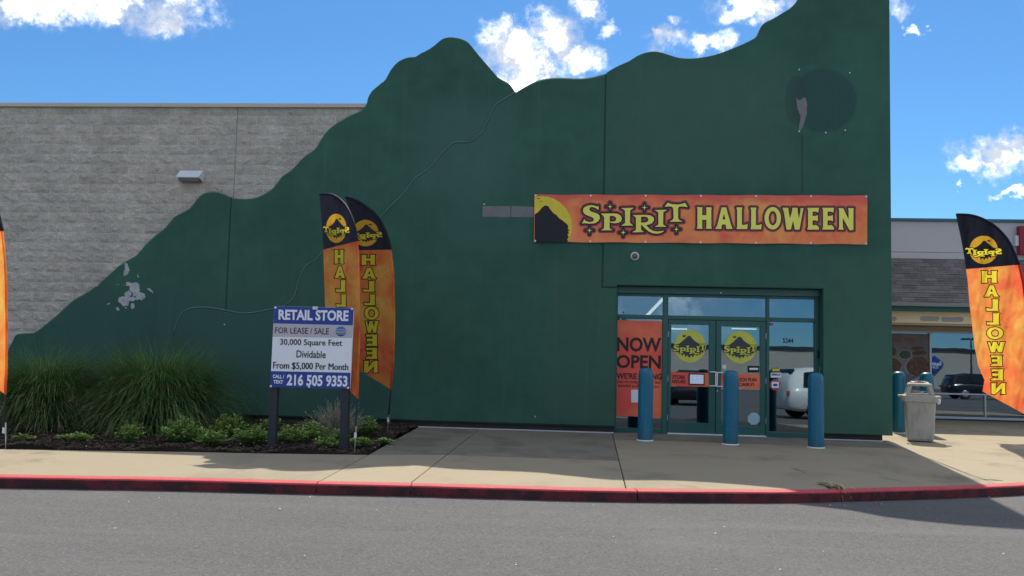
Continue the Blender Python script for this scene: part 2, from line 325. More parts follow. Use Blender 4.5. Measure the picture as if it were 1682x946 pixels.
def glass_mat(name, refl, tint):
    m = bpy.data.materials.new(name); m.use_nodes = True; t = N(m.node_tree); t.n.clear()
    tr = t.new('ShaderNodeBsdfTransparent'); tr.inputs[0].default_value = (*tint, 1)
    gl = t.new('ShaderNodeBsdfGlossy'); gl.inputs['Roughness'].default_value = 0.0; gl.inputs[0].default_value = (.68, .86, 1, 1)
    bp = t.new('ShaderNodeBump'); bp.inputs['Strength'].default_value = .008; bp.inputs['Distance'].default_value = .05
    t.put(bp.inputs['Height'], t.noise(t.new('ShaderNodeNewGeometry').outputs['Position'], 1.3, 2)); t.l.new(bp.outputs[0], gl.inputs['Normal'])
    lw = t.new('ShaderNodeFresnel'); lw.inputs[0].default_value = 1.45
    mx = t.new('ShaderNodeMixShader'); t.put(mx.inputs[0], t.m('ADD', lw.outputs[0], refl)); t.l.new(tr.outputs[0], mx.inputs[1]); t.l.new(gl.outputs[0], mx.inputs[2])
    t.l.new(mx.outputs[0], t.new('ShaderNodeOutputMaterial').inputs[0]); return m
M['glass'] = glass_mat('tinted glass', .20, (.42, .46, .48))

# ------------------------------------------------------------------ object helpers
def thing(name, label, cat, loc=(0, 0, 0), group=None):
    o = bpy.data.objects.new(name, None); COL.objects.link(o); o.location = loc; o.empty_display_size = .2
    o['label'] = label; o['category'] = cat
    if group: o['group'] = group
    return o
def tag(o, label, cat, group=None):
    o['label'] = label; o['category'] = cat
    if group: o['group'] = group
    return o
def world_loc(o):
    v = Vector((0, 0, 0))
    while o: v += o.location; o = o.parent
    return v
def mk(name, verts, faces, m, parent=None, smooth=False, kind=None, label=None, loc=None):
    """world-space vertices; the object's origin is loc (or its parent's origin)"""
    po = world_loc(parent) if parent else Vector((0, 0, 0)); o_ = Vector(loc) if loc is not None else po
    me = bpy.data.meshes.new(name); me.from_pydata([tuple(Vector(v)-o_) for v in verts], [], [tuple(f) for f in faces]); me.update()
    if smooth: me.shade_smooth()
    ms = m if isinstance(m, (list, tuple)) else [m]
    for q in ms: me.materials.append(q)
    o = bpy.data.objects.new(name, me); COL.objects.link(o)
    if parent: o.parent = parent
    o.location = o_ - po
    if kind: o['kind'] = kind
    if label: o['label'] = label
    return o
class B:
    def __init__(s): s.v = []; s.f = []
    def add(s, v, f):
        n = len(s.v); s.v += [Vector(p) for p in v]; s.f += [tuple(i+n for i in q) for q in f]; return s
    def box(s, x0, x1, y0, y1, z0, z1):
        x0, x1 = sorted((x0, x1)); y0, y1 = sorted((y0, y1)); z0, z1 = sorted((z0, z1))
        return s.add([(x0, y0, z0), (x1, y0, z0), (x1, y1, z0), (x0, y1, z0), (x0, y0, z1), (x1, y0, z1), (x1, y1, z1), (x0, y1, z1)],
                     [(0, 3, 2, 1), (4, 5, 6, 7), (0, 1, 5, 4), (1, 2, 6, 5), (2, 3, 7, 6), (3, 0, 4, 7)])
    def bbox(s, x0, x1, y0, y1, z0, z1, b=.006, seg=2):
        bm = bmesh.new(); q = B().box(x0, x1, y0, y1, z0, z1); vs = [bm.verts.new(p) for p in q.v]; [bm.faces.new([vs[i] for i in f]) for f in q.f]
        bmesh.ops.bevel(bm, geom=bm.edges[:], offset=b, segments=seg, affect='EDGES', profile=.6)
        bm.verts.index_update(); s.add([v.co.copy() for v in bm.verts], [[v.index for v in f.verts] for f in bm.faces]); bm.free(); return s
    def tube(s, pts, rad, n=8, caps=True):
        pts = [Vector(p) for p in pts]; rs = rad if isinstance(rad, (list, tuple)) else [rad]*len(pts); rings = []
        for i, p in enumerate(pts):
            d = (pts[min(i+1, len(pts)-1)]-pts[max(i-1, 0)]).normalized(); a = d.orthogonal().normalized()
            if rings and abs(d.dot(la)) < .95: a = (la - la.dot(d)*d).normalized()
            la = a; b = d.cross(a); rings.append([p+rs[i]*(math.cos(k*2*math.pi/n)*a+math.sin(k*2*math.pi/n)*b) for k in range(n)])
        v = [q for r in rings for q in r]; f = []
        for i in range(len(pts)-1):
            for k in range(n): f.append((i*n+k, i*n+(k+1) % n, (i+1)*n+(k+1) % n, (i+1)*n+k))
        if caps: f.append(tuple(reversed(range(n)))); f.append(tuple((len(pts)-1)*n+k for k in range(n)))
        return s.add(v, f)
    def lathe(s, prof, c, n=32):
        c = Vector(c); v = []; f = []
        for r, z in prof: v += [c+Vector((r*math.cos(k*2*math.pi/n), r*math.sin(k*2*math.pi/n), z)) for k in range(n)]
        for i in range(len(prof)-1):
            for k in range(n): f.append((i*n+k, i*n+(k+1) % n, (i+1)*n+(k+1) % n, (i+1)*n+k))
        f.append(tuple(reversed(range(n)))); f.append(tuple((len(prof)-1)*n+k for k in range(n)))
        return s.add(v, f)
    def prism(s, poly, y0, y1, bev=0.0):
        """outline (x, z) extruded along Y; the front edge (y0) is bevelled"""
        poly = clean(poly); n = len(poly); fr = inset(poly, bev) if bev else poly
        tri = tessellate_polygon([[Vector((p[0], p[1], 0)) for p in fr]]); trb = tessellate_polygon([[Vector((p[0], p[1], 0)) for p in poly]])
        v = [(p[0], y0, p[1]) for p in fr]; f = [tuple(q) for q in tri]
        f = [(a, b, c) if tri_area(fr, a, b, c) > 0 else (a, c, b) for a, b, c in f]
        if bev:
            v += [(p[0], y0+bev, p[1]) for p in poly]
            f += [(i, i+n, (i+1) % n+n, (i+1) % n) for i in range(n)]; k = n
        else: k = 0
        m_ = len(v); v += [(p[0], y1, p[1]) for p in poly]
        f += [(i+k, i+m_, (i+1) % n+m_, (i+1) % n+k) for i in range(n)]
        f += [(a+m_, c+m_, b+m_) if tri_area(poly, a, b, c) > 0 else (a+m_, b+m_, c+m_) for a, b, c in trb]
        return s.add(v, f)
    def mk(s, name, m, parent=None, **kw): return mk(name, s.v, s.f, m, parent, **kw)
def tri_area(p, a, b, c): return (p[b][0]-p[a][0])*(p[c][1]-p[a][1])-(p[c][0]-p[a][0])*(p[b][1]-p[a][1])
def area(p): return .5*sum(p[i-1][0]*p[i][1]-p[i][0]*p[i-1][1] for i in range(len(p)))
def clean(p):
    q = []
    for a in p:
        if not q or (abs(a[0]-q[-1][0])+abs(a[1]-q[-1][1])) > 1e-4: q.append((a[0], a[1]))
    if abs(q[0][0]-q[-1][0])+abs(q[0][1]-q[-1][1]) < 1e-4: q.pop()
    return q if area(q) > 0 else q[::-1]
def inset(p, d):
    n = len(p); out = []
    for i in range(n):
        a, b, c = Vector(p[i-1]), Vector(p[i]), Vector(p[(i+1) % n])
        e1 = (b-a).normalized(); e2 = (c-b).normalized(); n1 = Vector((-e1.y, e1.x)); n2 = Vector((-e2.y, e2.x)); h = n1+n2
        if h.length < .2: h = n1
        h = h.normalized(); k = max(.35, h.dot(n1)); out.append(tuple(b+h*(d/k)))
    return out
def smooth_line(pts, sub=3):
    """Catmull-Rom through the traced points"""
    out = []
    P_ = [Vector(p[:2]) for p in pts]
    for i in range(len(P_)-1):
        a, b, c, d = P_[max(i-1, 0)], P_[i], P_[i+1], P_[min(i+2, len(P_)-1)]
        for k in range(sub):
            s = k/sub; out.append(tuple(.5*((2*b)+(c-a)*s+(2*a-5*b+4*c-d)*s*s+(3*b-a-3*c+d)*s**3)))
    out.append(tuple(P_[-1])); return out
def WX(pts, Y=0.0): return [(q.x, q.z) for q in (W(x, y, Y) for x, y in pts)]

# ------------------------------------------------------------------ flat print: distance fields turned into thin meshes
def sdf(glyphs, P):
    best = np.full(len(P), 1e9)
    for loops in glyphs:
        d2 = np.full(len(P), 1e18); ins = np.zeros(len(P), bool)
        for lp in loops:
            a = np.array(lp, float); b = np.roll(a, -1, 0)
            for (x0, y0), (x1, y1) in zip(a, b):
                dx, dy = x1-x0, y1-y0; L = dx*dx+dy*dy+1e-12
                s = np.clip(((P[:, 0]-x0)*dx+(P[:, 1]-y0)*dy)/L, 0, 1)
                d2 = np.minimum(d2, (P[:, 0]-x0-s*dx)**2+(P[:, 1]-y0-s*dy)**2)
                if y0 != y1:
                    c = ((y0 > P[:, 1]) != (y1 > P[:, 1])) & (P[:, 0] < (x1-x0)*(P[:, 1]-y0)/(y1-y0)+x0); ins ^= c
        d = np.sqrt(d2); best = np.minimum(best, np.where(ins, -d, d))
    return best
def region(Fv, xs, ys, run=8):
    """filled marching squares of Fv<0 on the grid ys x xs -> 2-D vertices, faces"""
    v = []; f = []; idx = {}
    def vid(x, y):
        k = (round(x, 4), round(y, 4))
        if k not in idx: idx[k] = len(v); v.append(k)
        return idx[k]
    ny, nx = Fv.shape; In = Fv < 0
    for j in range(ny-1):
        i = 0
        while i < nx-1:
            c = (In[j, i], In[j, i+1], In[j+1, i+1], In[j+1, i])
            if not any(c): i += 1; continue
            if all(c):
                k = i
                while k < nx-1 and k-i < run and In[j, k] and In[j, k+1] and In[j+1, k] and In[j+1, k+1]: k += 1
                f.append((vid(xs[i], ys[j]), vid(xs[k], ys[j]), vid(xs[k], ys[j+1]), vid(xs[i], ys[j+1]))); i = k; continue
            co = ((i, j), (i+1, j), (i+1, j+1), (i, j+1)); po = []
            for q in range(4):
                (ai, aj), (bi, bj) = co[q], co[(q+1) % 4]; fa, fb = Fv[aj, ai], Fv[bj, bi]
                if fa < 0: po.append(vid(xs[ai], ys[aj]))
                if (fa < 0) != (fb < 0):
                    s = fa/(fa-fb); po.append(vid(xs[ai]+s*(xs[bi]-xs[ai]), ys[aj]+s*(ys[bj]-ys[aj])))
            po2 = [p for z_, p in enumerate(po) if p != po[z_-1]]
            if len(po2) >= 3: f.append(tuple(po2))
            i += 1
    return v, f
def grid_for(glyphs, step, pad):
    al = np.array([p for g in glyphs for l in g for p in l], float); lo = al.min(0)-pad-step*2; hi = al.max(0)+pad+step*2
    xs = np.arange(lo[0], hi[0]+step, step); ys = np.arange(lo[1], hi[1]+step, step)
    X, Y = np.meshgrid(xs, ys); return xs, ys, np.stack([X.ravel(), Y.ravel()], 1)
def print_layers(glyphs, step, layers, mapf, parent):
    """layers: (name, growth, material, lift); mapf(x, y, lift) -> world point"""
    pad = max(l[1] for l in layers); xs, ys, P = grid_for(glyphs, step, pad); D = sdf(glyphs, P).reshape(len(ys), len(xs))
    for nm, gr, m, lift in layers:
        v, f = region(D-gr, xs, ys)
        if f: mk(nm, [mapf(x, y, lift) for x, y in v], [q[::-1] for q in f], m, parent)
def ell(cx, cy, rx, ry, n=40): return [(cx+rx*math.cos(2*math.pi*k/n), cy+ry*math.sin(2*math.pi*k/n)) for k in range(n)]
def star(cx, cy, r):
    return [(cx+(r if k % 4 == 0 else r*.34 if k % 2 == 0 else r*.2)*math.sin(k*math.pi/8), cy-(r if k % 4 == 0 else r*.34 if k % 2 == 0 else r*.2)*math.cos(k*math.pi/8)) for k in range(16)]
SPIRIT = [
 [[(365,193),(350,205),(320,195),(270,183),(215,190),(170,210),(148,245),(150,280),(175,310),(215,330),(260,345),(290,362),(300,390),(280,410),(240,418),(200,408),(178,395),(165,375),(150,410),(130,440),(165,432),(210,437),(265,440),(320,432),(360,405),(382,365),(375,325),(345,300),(300,285),(255,268),(235,245),(245,215),(275,208),(320,222),(345,240),(362,255)]],
 [[(395,300),(560,298),(620,302),(665,325),(685,365),(675,405),(640,428),(590,435),(545,430),(515,415),(515,500),(530,515),(562,530),(388,532),(425,515),(440,500),(440,350),(430,335)], [(518,335),(560,332),(595,345),(608,375),(595,402),(560,412),(518,408)]],
 [[(672,225),(850,220),(825,238),(800,255),(797,430),(820,448),(848,465),(672,468),(705,448),(730,430),(728,260),(705,242)]],
 [[(830,322),(1010,318),(1080,325),(1125,355),(1130,395),(1100,435),(1050,455),(1020,458),(1060,505),(1120,540),(1180,548),(1240,540),(1275,535),(1235,565),(1175,578),(1110,572),(1050,545),(990,490),(955,455),(950,455),(950,520),(965,540),(1000,555),(822,560),(860,540),(880,520),(880,360),(862,340)], [(950,345),(1000,342),(1040,355),(1052,385),(1040,412),(1000,425),(950,425)]],
 [[(1130,252),(1312,248),(1285,265),(1258,280),(1255,450),(1280,468),(1308,482),(1135,485),(1165,468),(1190,450),(1188,285),(1165,268)]],
 [[(1318,150),(1380,170),(1440,175),(1500,170),(1558,152),(1595,212),(1535,202),(1475,205),(1462,230),(1462,365),(1480,390),(1530,412),(1340,415),(1380,390),(1400,365),(1395,235),(1380,208),(1330,200),(1275,208)]]]
STARS = [[star(x, y, 55)] for x, y in ((522,205),(997,217),(238,533),(703,562),(1437,517))]
HW = {'H': [[(82,140),(135,143),(131,160),(131,215),(170,215),(170,160),(166,143),(220,143),(215,165),(215,320),(220,340),(166,340),(170,320),(170,258),(131,258),(131,320),(135,340),(80,340),(88,320),(88,160)]],
 'A': [[(310,143),(352,143),(395,300),(412,342),(350,342),(352,325),(345,300),(316,300),(308,325),(310,342),(250,342),(270,310)], [(331,200),(345,255),(318,255)]],
 'L': [[(446,143),(502,143),(497,165),(497,305),(530,303),(550,292),(546,343),(446,343),(453,320),(453,165)]],
 'O': [ell(781,243,76,104), ell(781,243,37,66)],
 'W': [[(870,147),(925,147),(925,165),(940,245),(962,165),(960,147),(1010,147),(1010,175),(1022,250),(1038,165),(1036,150),(1066,150),(1060,170),(1028,348),(985,348),(968,265),(948,348),(907,348),(885,190)]],
 'E': [[(1098,147),(1208,147),(1200,192),(1180,182),(1148,182),(1148,222),(1175,222),(1197,213),(1197,272),(1175,263),(1148,264),(1148,308),(1185,305),(1208,330),(1206,348),(1098,348),(1106,325),(1106,170)]],
 'N': [[(1385,150),(1430,150),(1480,255),(1480,170),(1474,150),(1528,150),(1524,170),(1524,352),(1490,355),(1425,240),(1428,330),(1436,350),(1385,348),(1392,325),(1392,165)]]}
def shift(g, dx, dy): return [[(x+dx, y+dy) for x, y in l] for l in g]
def fit_glyph(ch, x0, y0, x1, y1, mirror=False):
    g = HW[ch]; a = np.array(g[0], float); lo, hi = a.min(0), a.max(0)
    def q(p):
        u = (p[0]-lo[0])/(hi[0]-lo[0]); v = (p[1]-lo[1])/(hi[1]-lo[1])
        if mirror: u = 1-u
        return (x0+u*(x1-x0), y0+v*(y1-y0))
    return [[q(p) for p in l] for l in g]
_tx = {}
def text2d(body, off=.02, space=1.0):
    k = (body, off, space)
    if k not in _tx:
        cu = bpy.data.curves.new('text', 'FONT'); cu.body = body; cu.offset = off; cu.space_character = space; cu.resolution_u = 3
        o = bpy.data.objects.new('text', cu); COL.objects.link(o)
        dg = bpy.context.evaluated_depsgraph_get(); me = bpy.data.meshes.new_from_object(o.evaluated_get(dg))
        v = np.array([x.co[:2] for x in me.vertices]); f = [tuple(p.vertices) for p in me.polygons]
        bpy.data.objects.remove(o); bpy.data.curves.remove(cu); bpy.data.meshes.remove(me)
        lo, hi = v.min(0), v.max(0); _tx[k] = ((v-lo)/(hi-lo), f)
    return _tx[k]
def put_text(body, quad, Y, m, parent, off=.02, name='lettering', space=1.0, mirror=False):
    """quad: picture corners TL, TR, BR, BL of the lettering on the upright surface at depth Y (number or function)"""
    v, f = text2d(body, off, space); out = []
    for u, q in v:
        if mirror: u = 1-u
        q = 1-q
        x = (quad[0][0]*(1-u)+quad[1][0]*u)*(1-q)+(quad[3][0]*(1-u)+quad[2][0]*u)*q
        y = (quad[0][1]*(1-u)+quad[1][1]*u)*(1-q)+(quad[3][1]*(1-u)+quad[2][1]*u)*q
        out.append(W(x, y, Y(x, y) if callable(Y) else Y))
    return mk(name, out, f, m, parent)
def rectq(x0, y0, x1, y1): return [(x0, y0), (x1, y0), (x1, y1), (x0, y1)]
def px_panel(name, quad, Y, thick, m, parent, **kw):
    """flat board whose front face has the given picture corners"""
    a = [W(x, y, Y) for x, y in quad]; b = [p+Vector((0, thick, 0)) for p in a]
    return mk(name, a+b, [(0, 3, 2, 1), (4, 5, 6, 7), (0, 1, 5, 4), (1, 2, 6, 5), (2, 3, 7, 6), (3, 0, 4, 7)], m, parent, **kw)

# ------------------------------------------------------------------ ground
ZA = -.125
def struct(o): o['kind'] = 'structure'; return o
asphalt = struct(mk('asphalt_lot', [(-300, -300, ZA), (300, -300, ZA), (300, 300, ZA), (-300, 300, ZA)], [(0, 1, 2, 3)], M['asph']))
KF = [(0,783),(150,785.5),(300,788),(520,793.7),(675,797),(840,801.5),(1000,805.6),(1192,807.5),(1324,807.6),(1400,806),(1482,804.0),(1560,801.8),(1618,799.5),(1682,796.5)]
kf = [Vector(G(x, y)).xy for x, y in KF]
d0 = (kf[1]-kf[0]).normalized(); kf = [kf[0]-d0*14, kf[0]-d0*5] + kf
dl = (kf[-1]-kf[-2]).normalized(); nrm = Vector((-dl.y, dl.x)); last = kf[-1]
for k in range(1, 9): kf.append(last + dl*k*1.4 + nrm*.035*(k*1.4)**1.5)
kl = smooth_line([tuple(p) for p in kf], 4); kl = [Vector(p) for p in kl]
def kerb_nor(i):
    d = (kl[min(i+1, len(kl)-1)]-kl[max(i-1, 0)]).normalized(); return Vector((-d.y, d.x))
KW = .16
kback = [p+kerb_nor(i)*KW for i, p in enumerate(kl)]
kerb = thing('kerb', 'red painted concrete kerb along the pavement edge', 'kerb', (0, -7, ZA)); del kerb['category']; kerb['kind'] = 'structure'
cuts = [G(519.5, 794).x, G(672, 797).x, G(1028, 806).x, G(1384, 806.5).x]
marks = [0]
for cx in cuts: marks.append(min(range(len(kl)), key=lambda i: abs(kl[i].x-cx)))
marks.append(len(kl)-1)
prof = [(KW, .0), (KW*.5, .002), (.028, .0), (.009, -.006), (.0, -.025), (-.006, ZA-.02)]
for a, b in zip(marks[:-1], marks[1:]):
    v = []; f = []; npf = len(prof)
    ring = []
    for i in range(a, b+1):
        p, n = kl[i], kerb_nor(i); tsh = 0
        if i == a and a: tsh = .006
        if i == b and b < len(kl)-1: tsh = -.006
        d = Vector((n.y, -n.x))
        for s, (o_, z) in enumerate(prof):
            wv = .004*math.sin(i*1.7+s)+.003*math.sin(i*4.1) if 1 < s < 5 else 0
            q = p+n*(o_+wv)+d*tsh; v.append((q.x, q.y, z))
    for i in range(b-a):
        for s in range(npf-1): f.append((i*npf+s, i*npf+s+1, (i+1)*npf+s+1, (i+1)*npf+s))
    f.append(tuple(range(npf))); f.append(tuple(reversed([(b-a)*npf+s for s in range(npf)])))
    mk('kerb_section', v, [q[::-1] for q in f], M['kerb'], kerb)
# pavement slabs
pave = thing('pavement', 'sand coloured concrete pavement in front of the building', 'pavement', (0, -3, 0)); del pave['category']; pave['kind'] = 'structure'
def lerp_line(a, b, y): s = (y-a.y)/(b.y-a.y); return a.x+s*(b.x-a.x)
LB0, LB1 = G(770, 718.5), G(674.5, 793); LA0, LA1 = G(1006, 713.2), G(1028, 801.5); LC0, LC1 = G(680.5, 704.5), G(519, 793.5)
LE0, LE1 = G(1452.6, 724.5), G(1612, 786)
def kb_between(x0, x1):
    """kerb back line points with x0 <= x <= x1 (end points interpolated)"""
    pts = []
    for i in range(len(kback)-1):
        p, q = kback[i], kback[i+1]
        for xx in (x0, x1):
            if (p.x-xx)*(q.x-xx) < 0: s = (xx-p.x)/(q.x-p.x); pts.append(p+(q-p)*s)
        if x0 <= q.x <= x1: pts.append(q)
    pts = sorted(pts, key=lambda p: p.x); return pts
def kb_hit(l0, l1):
    best = None
    for i in range(len(kback)-1):
        p, q = kback[i], kback[i+1]; mpt = (p+q)/2; d = abs(lerp_line(l0, l1, mpt.y)-mpt.x)
        if best is None or d < best[0]: best = (d, lerp_line(l0, l1, mpt.y))
    return best[1]
xC, xB, xA, xE = kb_hit(LC0, LC1), kb_hit(LB0, LB1), kb_hit(LA0, LA1), kb_hit(LE0, LE1)
bedF = [G(-60, 736.5), G(0, 737.5), G(150, 740), (G(300, 742)), G(420, 744.5), G(605, 747)]
bedF = [Vector((p.x, p.y)) for p in bedF]; bedF[0] = bedF[1]-(bedF[2]-bedF[1]).normalized()*9
cor = bedF[-1]
def slab(poly, z=0.0, m=M['conc'], name='slab', gap=.006):
    p = clean([(a[0], a[1]) for a in poly]); p = inset(p, gap); e = inset(p, .006); n = len(p)
    tri = tessellate_polygon([[Vector((a[0], a[1], 0)) for a in e]]); tri = [(a, b, c) if tri_area(e, a, b, c) > 0 else (a, c, b) for a, b, c in tri]
    v = [(a[0], a[1], z) for a in e]+[(a[0], a[1], z-.006) for a in p]+[(a[0], a[1], z-.1) for a in p]
    f = tri+[(i, i+n, (i+1) % n+n, (i+1) % n) for i in range(n)]+[(i+n, i+2*n, (i+1) % n+2*n, (i+1) % n+n) for i in range(n)]
    return mk(name, v, f, m, pave)
def on(l0, l1, y): return Vector((lerp_line(l0, l1, y), y))
yH = lambda x: np.interp(x, [G(604, 747).x, G(744, 747.3).x, G(922, 753.5).x, G(1015, 756.7).x], [G(604, 747).y, G(744, 747.3).y, G(922, 753.5).y, G(1015, 756.7).y])
hC = cor; hB = on(LB0, LB1, float(yH(-1.7))); hA = on(LA0, LA1, G(1012, 756.7).y)
wy = .02
xl = bedF[0].x
# left strip in three slabs
xs_ = [xl, G(-20, 760).x, G(250, 765).x]
def bed_y(x): return float(np.interp(x, [p.x for p in bedF], [p.y for p in bedF]))
for i, (a, b) in enumerate(((xs_[0], xs_[1]), (xs_[1], None))):
    if b is None: top = [Vector((a, bed_y(a)))]+[p for p in bedF if p.x > a+.05]; bot = kb_between(a, xC)
    else: top = [Vector((a, bed_y(a))), Vector((b, bed_y(b)))]; bot = kb_between(a, b)
    slab(top+bot[::-1])
slab([hC, hB]+kb_between(xC, xB)[::-1])
slab([hB, hA]+kb_between(xB, xA)[::-1])
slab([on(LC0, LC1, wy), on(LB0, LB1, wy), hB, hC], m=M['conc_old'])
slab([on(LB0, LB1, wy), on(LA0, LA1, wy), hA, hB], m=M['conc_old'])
yD = G(1180, 727).y
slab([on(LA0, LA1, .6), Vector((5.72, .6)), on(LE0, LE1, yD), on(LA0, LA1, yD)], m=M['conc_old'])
slab([on(LA0, LA1, yD), on(LE0, LE1, yD)]+kb_between(xA, xE)[::-1])
slab([on(LE0, LE1, yD), Vector((5.74, .6)), Vector((5.74, 7.2)), Vector((14, 7.2)), Vector((14, -1.2))]+kb_between(xE, 13.0)[::-1])
sb_ = [p+kerb_nor(i)*.03 for i, p in enumerate(kback) if p.x < 12]
sb_ = [(p.x, p.y) for p in sb_]+[(12, 6.9), (5.9, 6.9), (5.7, .5), (xl, .5)]
sb_ = clean(sb_); tri = tessellate_polygon([[Vector((p[0], p[1], 0)) for p in sb_]])
mk('sub_base', [(p[0], p[1], -.035) for p in sb_], [q if tri_area(sb_, *q) > 0 else (q[0], q[2], q[1]) for q in tri], M['jointdirt'], pave)
# planting bed
bed = thing('planting_bed', 'dark mulch planting bed at the foot of the wall', 'planting bed', (-8, -2.5, 0)); del bed['category']; bed['kind'] = 'structure'
def hnoise(x, y): return .022*math.sin(3.1*x+1.3*y)+.018*math.sin(7.3*x-5.1*y+1)+.010*math.sin(17*x+13*y)
v = []; f = []; nx, ny = 150, 56
for j in range(ny+1):
    for i in range(nx+1):
        x = xl+(1.0*i/nx)*(LC0.x+.02-xl)
        s = j/ny; yb = wy+.35; yf = bed_y(min(x, cor.x))
        if x > cor.x: yf = cor.y+(x-cor.x)/(LC0.x-cor.x)*(LC0.y-cor.y)
        y = yf+(yb-yf)*s; ed = min(1, s*9)
        v.append((x, y, -.015+ed*(.035+hnoise(x, y))))
for j in range(ny):
    for i in range(nx): a = j*(nx+1)+i; f.append((a, a+1, a+nx+2, a+nx+1))
mk('mulch', v, f, M['mulch'], bed, smooth=True)
def in_bed(x, y):
    if y > .0 or x < xl: return False
    yf = bed_y(min(x, cor.x))
    if x > cor.x: yf = cor.y+(x-cor.x)/(LC0.x-cor.x)*(LC0.y-cor.y)
    return y > yf+.02
v = []; f = []
for k in range(9000):
    x = rnd.uniform(-12.6, LC0.x); y = rnd.uniform(-5.1, -.05)
    if rnd.random() < .35: y = -5.0+abs(rnd.gauss(0, .6))
    if not in_bed(x, y): continue
    l, wd = rnd.uniform(.012, .045), rnd.uniform(.006, .016); a = rnd.uniform(0, 6.28); tl = rnd.uniform(-.5, .5)
    ax = Vector((math.cos(a), math.sin(a), tl)); bx = Vector((-math.sin(a), math.cos(a), rnd.uniform(-.5, .5))); c = Vector((x, y, .035+hnoise(x, y)+rnd.uniform(0, .012)))
    n = len(v); up = Vector((0, 0, .008))
    v += [c-ax*l-bx*wd, c+ax*l-bx*wd*.6, c+ax*l*.9+bx*wd, c-ax*l*.8+bx*wd, c+up]
    f += [(n, n+1, n+4), (n+1, n+2, n+4), (n+2, n+3, n+4), (n+3, n, n+4)]
mk('bark_chips', v, f, M['chip'], bed, kind='stuff')
# pale litter scraps on bed and road edge
v = []; f = []
spots = [G(rnd.uniform(0, 660), rnd.uniform(722, 742)) for _ in range(60)]+[G(rnd.uniform(0, 1682), rnd.uniform(812, 832), ZA) for _ in range(45)]+[G(rnd.uniform(0, 1682), rnd.uniform(835, 940), ZA) for _ in range(40)]
for p in spots:
    s = rnd.uniform(.006, .018); n = len(v); z = ZA if p.z < -.1 else .05
    if p.z < -.1 and p.y > float(np.interp(p.x, [q.x for q in kl], [q.y for q in kl]))-.02: continue
    if p.z > -.1 and not in_bed(p.x, p.y): continue
    v += [p.xy.to_3d()+Vector((rnd.uniform(-s, s), rnd.uniform(-s, s), z+rnd.uniform(0, .01))) for _ in range(4)]+[p.xy.to_3d()+Vector((0, 0, z+.014))]
    f += [(n, n+1, n+4), (n+1, n+2, n+4), (n+2, n+3, n+4), (n+3, n, n+4)]
mk('ground_litter', v, f, M['paper'], None, kind='stuff')

# ------------------------------------------------------------------ the green storefront building
store = thing('storefront_building', 'building with dark green mountain-shaped front over grey block wall', 'building', (-2, .3, 0))
CMU_Y = .16
SILH = [(12,572),(21,555),(27,549),(46.5,547.7),(57,545.6),(72,534),(91,518.5),(103.6,506.7),(120.5,492),(144,479),(163,464),(182,447.5),(199,432.7),(222,420),(237.5,401.7),(255,386),(271,373),(284,357),(295,350.6),(310.7,341.8),(319.6,330.7),(328.5,320.5),(339.5,316),(355,315.6),(368,319.6),(381.7,325.3),(399.5,327),(417,325.3),(432.8,318.7),(448,308.5),(461.6,290.7),(477,279.6),(488,268.5),(499.3,256.5),(515,246.3),(523,235.2),(532.6,219.7),(546,206.4),(563.7,195.3),(577,188),(593.8,180.5),(602.3,169),(604,160.6),(610.7,148.8),(622.6,138.7),(632.7,128.5),(641,113.3),(651.3,101.5),(661.5,95.4),(671.6,92.3),(681.7,91.6),(690.2,86.2),(705.4,78.5),(717.3,69.3),(725.7,62.6),(735.9,59.5),(749.4,60.2),(761.2,63.6),(769.7,69.3),(779.8,81.8),(793.3,98),(806.9,113.3),(817,125),(827.2,131.2),(835.6,136),(841.4,143),(846.8,151.2)]
SILH2 = [(846.8,151.2),(857.6,144.7),(874.5,135.3),(891.4,129.5),(911.7,126.8),(932,127.2),(955.7,127.8),(976,125),(995.6,119.4)]
SILH3 = [(995.6,119.4),(1013,109),(1033.5,99.8),(1047,91.3),(1060.5,85.9),(1074,83.9),(1087.6,85.9),(1104,91.1),(1117.4,94.6),(1135,95.4),(1152.3,93.9),(1173.3,89.7),(1194.2,82.7),(1215,74.3),(1230.8,67),(1241.3,61),(1244.8,55.8),(1250,43.6),(1257,36.6),(1271,29.7),(1285,21),(1297,14),(1305.9,5.2),(1309.4,0)]
RIDGE = [(285,548),(290,530),(300,513),(315,506),(340,505),(370,510),(400,515),(430,511),(465,503),(483,487),(490,460),(500,439),(511.4,431),(521,424.6),(528.5,414),(545,402),(570,390),(600,372),(623.7,357),(640,340),(661.5,319),(675,301),(683.4,290.8),(703.7,277.3),(713.9,265.5),(724,253.6),(735.9,241.8),(745.3,234.4),(756,233.3),(769.7,233),(778,230),(784.9,222.2),(792.7,216.4),(796.7,206),(801.8,196),(806.2,184.3),(811,175.9),(817,169),(827,163.4),(837.3,157),(846.8,151.2)]
ZB = .115
XR = 5.885; XL_ = W(1011.5, 600).x; XRD = W(1352.5, 600).x; ZD = W(1011, 468.2).z
XJ = W(992.5, 300).x; ZJ = W(990, 472).z
XJ0 = W(378, 330).x
s1 = WX(smooth_line(SILH, 2)); s2 = WX(smooth_line(SILH2, 2)); s3 = WX(smooth_line(SILH3, 2)); rd = WX(smooth_line(RIDGE, 2))
s3 += [(4.32, 8.62), (4.6, 8.82), (5.0, 9.0), (5.45, 9.12), (XR, 9.18)]
g_ = .005
front_l = rd + s2[1:-1] + [(XJ-g_, s2[-1][1]-.01), (XJ-g_, ZJ), (XL_, ZJ), (XL_, ZB), (W(283, 700).x, ZB)]
front_r = [(XJ+g_, s3[0][1])] + s3[1:] + [(XR, ZB), (XRD, ZB), (XRD, ZD), (XL_+.001, ZD), (XL_+.001, ZJ+2*g_), (XJ+g_, ZJ+2*g_)]
B().prism(front_l, 0, .34, .03).mk('wall_panel', M['green'], store)
B().prism(front_r, 0, .34, .012).mk('wall_panel', M['green'], store)
